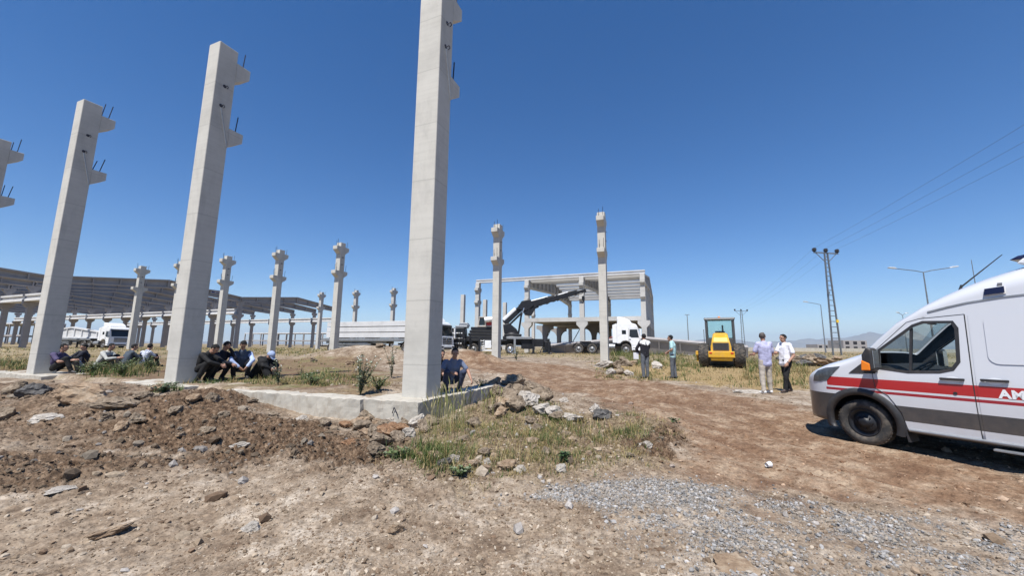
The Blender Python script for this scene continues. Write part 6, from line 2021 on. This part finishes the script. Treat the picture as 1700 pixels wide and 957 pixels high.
# ------------------------------------------------------------------ loose stones too many to count
def scatter_stones(name, n, sampler, smin, smax, palette, power=2.6, flat=(0.55, 0.95), sharp=False, sink=0.25):
    ico = [(0, -.526, .851), (0, .526, .851), (0, -.526, -.851), (0, .526, -.851), (-.526, .851, 0), (.526, .851, 0), (-.526, -.851, 0), (.526, -.851, 0), (.851, 0, -.526), (.851, 0, .526), (-.851, 0, -.526), (-.851, 0, .526)]
    ico = np.array(ico)
    d2 = ((ico[:, None] - ico[None]) ** 2).sum(-1); adj = (d2 < 1.2) & (d2 > 0.01)
    tris = []
    for i in range(12):
        for j in range(i + 1, 12):
            for k in range(j + 1, 12):
                if adj[i, j] and adj[j, k] and adj[i, k]:
                    nn = np.cross(ico[j] - ico[i], ico[k] - ico[i])
                    tris.append((i, j, k) if nn.dot(ico[i]) > 0 else (i, k, j))
    tris = np.array(tris)
    X, Y = sampler(n)
    n = len(X)
    mk = masks(X, Y); Z = ground_height(X, Y, mk)
    s = smin * (rng.random(n) * ((smax / smin) ** (1 - power) - 1) + 1) ** (1 / (1 - power))
    ang = rng.uniform(0, 2 * np.pi, n); ca, sa = np.cos(ang), np.sin(ang)
    tilt = rng.normal(0, 0.5, n); ct, st = np.cos(tilt), np.sin(tilt)
    P = ico[None] * (1 + rng.uniform(-.32, .32, (n, 12, 1)))
    P = P * np.stack([rng.uniform(.75, 1.3, n), rng.uniform(.65, 1.0, n), rng.uniform(flat[0], flat[1], n)], 1)[:, None, :] * 0.5
    x, y, z = P[..., 0], P[..., 1], P[..., 2]
    y, z = y * ct[:, None] - z * st[:, None], y * st[:, None] + z * ct[:, None]
    x, y = x * ca[:, None] - y * sa[:, None], x * sa[:, None] + y * ca[:, None]
    P = np.stack([x, y, z], -1) * s[:, None, None]
    P += np.stack([X, Y, Z + s * (0.35 - sink)], 1)[:, None, :]
    me = bpy.data.meshes.new(name)
    co = P.reshape(-1, 3).astype(np.float32)
    f = (tris[None] + (np.arange(n) * 12)[:, None, None]).reshape(-1, 3)
    me.vertices.add(len(co)); me.vertices.foreach_set('co', co.ravel())
    me.loops.add(f.size); me.loops.foreach_set('vertex_index', f.ravel().astype(np.int32))
    me.polygons.add(len(f)); me.polygons.foreach_set('loop_start', (np.arange(len(f)) * 3).astype(np.int32))
    me.update()
    me.polygons.foreach_set('use_smooth', np.zeros(len(f), bool))
    pal = np.array(palette)
    idx = rng.integers(0, len(pal), n)
    col = pal[idx] * rng.uniform(.75, 1.2, (n, 1))
    # stones take on the colour of the soil they lie in: dark and red zones tint them
    dk = mk['dark'][:, None]; rd = mk['red'][:, None]
    if not sharp:
        col = col * (1 - 0.55 * dk) * (1 - rd * np.array([0.05, 0.22, 0.32]))
    col = np.repeat(np.concatenate([col, np.ones((n, 1))], 1), 12, 0).astype(np.float32)
    at = me.attributes.new('tint', 'FLOAT_COLOR', 'POINT'); at.data.foreach_set('color', col.ravel())
    m, nt, b = new_mat(name + '_mat')
    a = N(nt, 'ShaderNodeAttribute', attribute_name='tint')
    nz = noise_fac(nt, 40, 4, 0.6); r = ramp(nt, nz.outputs['Fac'], [(0.3, (0.75,) * 3), (0.7, (1.2,) * 3)])
    mu = N(nt, 'ShaderNodeMixRGB', blend_type='MULTIPLY'); mu.inputs['Fac'].default_value = 1
    nt.links.new(a.outputs['Color'], mu.inputs['Color1']); nt.links.new(r.outputs[0], mu.inputs['Color2'])
    nt.links.new(mu.outputs[0], b.inputs['Base Color']); b.inputs['Roughness'].default_value = 0.95; b.inputs['Specular IOR Level'].default_value = 0.15
    me.materials.append(m)
    o = bpy.data.objects.new(name, me); COL.objects.link(o)
    return o


def polar_sampler(r0, r1, weight, pw=2.0):
    def f(n):
        out = [[], []]; got = 0
        while got < n:
            k = n * 3
            th = np.radians(rng.uniform(-60, 60, k)); u = rng.random(k)
            r = r0 * (r1 / r0) ** (u ** 1.0)
            X, Y = np.sin(th) * r, np.cos(th) * r
            wgt = weight(masks(X, Y))
            inside = ((X * NV.x + Y * NV.y) > 5.3) & ((X * NV.x + Y * NV.y) < 6.9) & ((X * RV.x + Y * RV.y) < -3.9)
            keep = (rng.random(k) < wgt) & ~inside
            out[0].append(X[keep]); out[1].append(Y[keep]); got += keep.sum()
        return np.concatenate(out[0])[:n], np.concatenate(out[1])[:n]
    return f


BROWN = [(0.19, 0.138, 0.094), (0.25, 0.190, 0.132), (0.32, 0.255, 0.185), (0.22, 0.165, 0.115), (0.40, 0.335, 0.26), (0.15, 0.102, 0.068), (0.24, 0.18, 0.128)]
GREYS = [(0.24, 0.20, 0.16), (0.30, 0.26, 0.21), (0.20, 0.193, 0.185), (0.27, 0.26, 0.25), (0.33, 0.32, 0.305), (0.15, 0.146, 0.142), (0.38, 0.365, 0.35), (0.25, 0.225, 0.195), (0.28, 0.24, 0.20)]
o = scatter_stones('loose_stones', 95000, polar_sampler(1.7, 13.0, lambda m: np.clip(0.25 + 0.5 * m['dark'] + 0.35 * sstep(-0.2, 0.5, m['n2'] + m['n1']) + 0.3 * m['weed'] - 0.55 * m['gravel'] - 0.15 * m['red'], 0, 1)), 0.008, 0.060, BROWN, power=2.9, flat=(0.4, 0.8), sink=0.32)
tag(o, 'loose brown stones and clods strewn over the soil', 'stones', kind='stuff')
o = scatter_stones('stone_lumps', 1500, polar_sampler(3.2, 26.0, lambda m: np.clip(0.25 + 0.6 * m['dark'] + 0.5 * m['weed'] - 0.25 * m['red'] - 0.4 * m['gravel'] - .2 * m['straw'], 0, 1) * (0.25 + 0.75 * sstep(4, 7, m['r']))), 0.04, 0.16, BROWN + [(0.36, 0.33, 0.30)], power=3.2)
tag(o, 'scattered fist-sized stones in the soil', 'stones', kind='stuff')
o = scatter_stones('grey_gravel', 38000, polar_sampler(1.9, 8.5, lambda m: m['gravel'] ** 1.6), 0.007, 0.045, GREYS, power=2.7, sharp=True, sink=0.15)
tag(o, 'loose grey crushed gravel over the lower right of the ground', 'gravel', kind='stuff')


# ================================================================== grass and weeds
def blades(name, X, Y, Z, H, lean, width, col, seg=3, heads=None):
    """bent tapering blades, one per row of the arrays"""
    n = len(X)
    az = rng.uniform(0, 2 * np.pi, n)
    dx, dy = np.cos(az), np.sin(az)
    px, py = -dy, dx
    V_ = []
    for k in range(seg + 1):
        f = k / seg
        off = lean * H * f ** 1.8
        z = Z + H * f * np.sqrt(np.clip(1 - (lean * f) ** 2 * 0.5, 0.2, 1))
        wd = width * (1 - 0.9 * f)
        if heads is not None:
            wd = np.where(heads & (k == seg - 1), width * 2.6, wd)
        for s in (-1, 1):
            V_.append(np.stack([X + dx * off + px * s * wd, Y + dy * off + py * s * wd, z], 1))
    P = np.stack(V_, 1)          # n, 2(seg+1), 3
    m = 2 * (seg + 1)
    base = (np.arange(n) * m)[:, None]
    q = np.concatenate([base + np.array([[2 * k, 2 * k + 1, 2 * k + 3, 2 * k + 2]]) for k in range(seg)], 0)
    me = bpy.data.meshes.new(name)
    co = P.reshape(-1, 3).astype(np.float32)
    me.vertices.add(len(co)); me.vertices.foreach_set('co', co.ravel())
    me.loops.add(q.size); me.loops.foreach_set('vertex_index', q.ravel().astype(np.int32))
    me.polygons.add(len(q)); me.polygons.foreach_set('loop_start', (np.arange(len(q)) * 4).astype(np.int32))
    me.update()
    c = np.repeat(np.concatenate([col, np.ones((n, 1))], 1), m, 0).astype(np.float32)
    at = me.attributes.new('tint', 'FLOAT_COLOR', 'POINT'); at.data.foreach_set('color', c.ravel())
    if 'blade' not in bpy.data.materials:
        mt, nt, b = new_mat('blade')
        a = N(nt, 'ShaderNodeAttribute', attribute_name='tint')
        nt.links.new(a.outputs['Color'], b.inputs['Base Color']); b.inputs['Roughness'].default_value = 0.7; b.inputs['Specular IOR Level'].default_value = 0.25
        out = nt.nodes['Material Output']
        tl = nt.nodes.new('ShaderNodeBsdfTranslucent'); nt.links.new(a.outputs['Color'], tl.inputs['Color'])
        mx = nt.nodes.new('ShaderNodeMixShader'); mx.inputs[0].default_value = 0.3
        nt.links.new(b.outputs[0], mx.inputs[1]); nt.links.new(tl.outputs[0], mx.inputs[2]); nt.links.new(mx.outputs[0], out.inputs['Surface'])
    me.materials.append(bpy.data.materials['blade'])
    o = bpy.data.objects.new(name, me); COL.objects.link(o)
    return o


GREEN = np.array([(0.075, 0.125, 0.03), (0.10, 0.15, 0.04), (0.13, 0.165, 0.055), (0.06, 0.10, 0.035)])
STRAW = np.array([(0.42, 0.33, 0.15), (0.34, 0.25, 0.11), (0.48, 0.40, 0.21), (0.30, 0.22, 0.10)])


def tufts(name, ntuft, per, sampler, hmin, hmax, green, spread, wd, lean=(0.2, 0.9)):
    X, Y = sampler(ntuft); n = len(X)
    mk = masks(X, Y)
    gr = np.clip(green(mk, X, Y) if callable(green) else np.full(n, green), 0, 1)
    isg = rng.random(n) < gr
    ht = rng.uniform(hmin, hmax, n) * rng.uniform(.6, 1.2, n)
    bx = np.repeat(X, per) + rng.normal(0, 1, n * per) * np.repeat(spread * ht / hmax, per)
    by = np.repeat(Y, per) + rng.normal(0, 1, n * per) * np.repeat(spread * ht / hmax, per)
    bz = ground_height(bx, by) - 0.01
    H = np.repeat(ht, per) * rng.uniform(.45, 1.1, n * per)
    g = np.repeat(isg, per) ^ (rng.random(n * per) < 0.15)
    col = np.where(g[:, None], GREEN[rng.integers(0, 4, n * per)], STRAW[rng.integers(0, 4, n * per)]) * rng.uniform(.75, 1.2, (n * per, 1))
    d = np.sqrt(bx ** 2 + by ** 2)
    width = wd * (1 + d / 14.0)
    return blades(name, bx, by, bz, H, rng.uniform(lean[0], lean[1], n * per), width, col)


o = tufts('grass', 1250, 14, polar_sampler(3.5, 10, lambda m: np.clip(m['weed'] * sstep(-0.15, 0.45, m['n1'] + 0.7 * m['n2']), 0, 1)), 0.03, 0.17, lambda m, x, y: 0.22 + 0.7 * m['n1'], 0.08, 0.0026, (0.35, 1.25))
tag(o, 'dry and green grass over the weed patch right of the footing', 'grass', kind='stuff')
o = tufts('dry_field_grass', 7500, 7, polar_sampler(10, 90, lambda m: np.clip(0.9 * m['straw'] * sstep(-0.5, 0.3, m['n1']) + 0.8 * m['far'] + 0.25 * m['field'] * sstep(0, 0.4, m['n1']), 0, 1)), 0.05, 0.20, lambda m, x, y: 0.18 + 0.35 * m['n3'], 0.16, 0.006)
tag(o, 'straw-coloured dry grass over the field', 'grass', kind='stuff')


def px_sampler(poly, jit=0.0):
    P = zone(poly)
    xs = [p[0] for p in P]; ys = [p[1] for p in P]
    def f(n):
        out = [[], []]; got = 0
        while got < n:
            X = rng.uniform(min(xs), max(xs), n * 4); Y = rng.uniform(min(ys), max(ys), n * 4)
            k = poly_dist(P, X, Y) < 0
            out[0].append(X[k]); out[1].append(Y[k]); got += k.sum()
        return np.concatenate(out[0])[:n], np.concatenate(out[1])[:n]
    return f


G_ALL = []
for i, (poly, nt_, per, h0, h1, gr) in enumerate([
        ([(130, 626), (240, 628), (262, 606), (230, 598), (180, 612), (130, 616)], 150, 14, .18, .45, .85),
        ([(0, 622), (50, 614), (50, 600), (0, 600)], 70, 12, .12, .35, .6),
        ([(300, 640), (480, 640), (620, 646), (655, 640), (600, 622), (480, 628), (380, 634)], 420, 10, .06, .18, .45),
        ([(500, 640), (560, 640), (560, 622), (500, 622)], 40, 14, .12, .28, .85),
        ([(380, 592), (560, 594), (540, 580), (390, 580)], 260, 8, .1, .28, .5),
        ([(1020, 622), (1160, 618), (1165, 592), (1080, 588), (1020, 600)], 330, 10, .2, .6, .75),
        ([(1012, 604), (1060, 604), (1050, 588), (1015, 588)], 120, 10, .3, .8, .9),
        ([(1236, 640), (1345, 650), (1345, 605), (1236, 600)], 300, 10, .15, .5, .5),
        ([(245, 655), (300, 652), (300, 642), (260, 640)], 30, 16, .08, .2, .95),
        ([(660, 770), (760, 790), (770, 760), (690, 740)], 60, 16, .08, .22, .8),
        ([(985, 630), (1140, 636), (1140, 622), (990, 612)], 160, 10, .08, .22, .55),
        ([(930, 690), (1060, 700), (1090, 720), (1000, 740), (900, 700)], 80, 12, .06, .2, .4)]):
    o = tufts('grass', nt_, per, px_sampler(poly), h0, h1, gr, 0.07 if h1 < .3 else 0.14, 0.004)
    tag(o, None, None, None, 'stuff')

# tall wheat-like stalks with seed heads at the corner of the footing
def stalks(name, n, poly, h0, h1):
    X, Y = px_sampler(poly)(n)
    Z = ground_height(X, Y) - 0.01
    H = rng.uniform(h0, h1, n)
    col = np.where((rng.random(n) < .45)[:, None], np.array([0.24, 0.25, 0.085]), np.array([0.46, 0.40, 0.20])) * rng.uniform(.8, 1.15, (n, 1))
    return blades(name, X, Y, Z, H, rng.uniform(.05, .45, n), np.full(n, .0032), col, seg=7, heads=np.ones(n, bool))
o = stalks('wild_barley', 150, [(700, 740), (775, 735), (790, 700), (745, 690), (720, 700)], .35, .75); tag(o, 'tall wild barley stalks with seed heads in front of the footing side', 'grass', kind='stuff')
o = stalks('wild_barley', 60, [(800, 700), (830, 690), (830, 676), (800, 676)], .25, .5); tag(o, 'wild barley stalks by the rubble heap right of the footing', 'grass', kind='stuff')


def leafy(label, px, py, h, spread, nst, leaf, cols, cat='weed', flowers=None, dens=16):
    v = spot(px, py)
    t = thing('weed_plant', label, cat, (v.x, v.y, ground_z(v.x, v.y) - 0.01))
    sb = MB(); lb = MB(); fb = MB()
    for i in range(nst):
        a = random.uniform(0, 6.28); L = h * random.uniform(.55, 1.0); ln = random.uniform(.1, 1) * spread
        pts = [Vector((math.cos(a) * ln * f ** 1.4 + random.uniform(-.01, .01), math.sin(a) * ln * f ** 1.4 + random.uniform(-.01, .01), L * f)) for f in (0, .25, .5, .75, 1)]
        sb.path(pts, .004, n=4)
        for k in range(dens):
            f = random.uniform(.12, 1); j = min(3, int(f * 4)); p = pts[j].lerp(pts[j + 1], f * 4 - j)
            b_ = random.uniform(0, 6.28); d = Vector((math.cos(b_), math.sin(b_), random.uniform(-.2, .7))).normalized(); sd = d.cross(Vector((0, 0, 1))).normalized()
            l_ = leaf * random.uniform(.6, 1.2); w_ = l_ * .33
            lb.add([p, p + d * l_ * .5 + sd * w_, p + d * l_, p + d * l_ * .5 - sd * w_], [(0, 1, 2, 3)], random.randrange(len(cols)))
        if flowers:
            fb.ellipsoid(pts[-1], (.014, .014, .016), n=6, m=4)
    sb.build('stem', bpy.data.materials.get('stem_green') or simple('stem_green', (0.12, 0.13, 0.06), 0.8), t)
    lb.build('foliage', [bpy.data.materials.get('leaf_%d' % int(c[1] * 1000)) or simple('leaf_%d' % int(c[1] * 1000), c, 0.7) for c in cols], t)
    if flowers: fb.build('flower_heads', flowers, t)
    return t


SILV = [(0.16, 0.19, 0.12), (0.24, 0.27, 0.19), (0.10, 0.13, 0.07)]
GRN = [(0.10, 0.145, 0.05), (0.13, 0.175, 0.065), (0.16, 0.19, 0.08)]
wf = simple('pale_flower', (0.55, 0.54, 0.46), 0.8)
leafy('bushy silver-green thistle in front of the mound, left of the nearest column', 598, 656, .80, .35, 22, .085, SILV, flowers=wf)
leafy('tall silver-green weed in front of the person in black with the pale cap', 462, 640, .62, .18, 9, .07, SILV, flowers=wf)
leafy('green bushy weed just right of the silver-green thistle', 628, 650, .38, .3, 16, .06, GRN)
leafy('low spreading green weed in the middle of the grass left of the nearest column', 520, 640, .30, .4, 18, .06, GRN)
leafy('dark green leafy weed in the weed patch above the gravel heap', 938, 772, .16, .12, 12, .06, [(0.035, 0.07, 0.02), (0.05, 0.09, 0.03)])
leafy('blue-green weed by the foot of the dark soil near the second column', 272, 652, .20, .30, 20, .06, [(0.05, 0.11, 0.045), (0.07, 0.13, 0.05)])
leafy('green weed clump in front of the seated people at left', 150, 622, .45, .5, 22, .08, GRN)
leafy('bigger green weed clump hiding the seated men at left', 200, 624, .5, .6, 26, .08, GRN)
leafy('green weed at the right end of the seated group at left', 246, 618, .55, .45, 22, .08, GRN)
leafy('spiky green tuft at the left edge of the weed patch', 655, 764, .13, .2, 12, .06, GRN)
leafy('bright green tuft at the lower edge of the weed patch', 765, 792, .12, .16, 12, .05, GRN)
leafy('small green weed beside the footing rubble slab', 798, 648, .28, .25, 14, .06, GRN)
leafy('thin silvery weed on the track before the crane truck', 857, 600, .9, .25, 10, .10, SILV)
leafy('green weed in the dark soil edge right of the weed patch', 1120, 702, .10, .12, 10, .05, GRN)
leafy('tall thistle on the mound right of the silver-green thistle', 650, 628, 1.1, .3, 10, .08, SILV, flowers=wf)
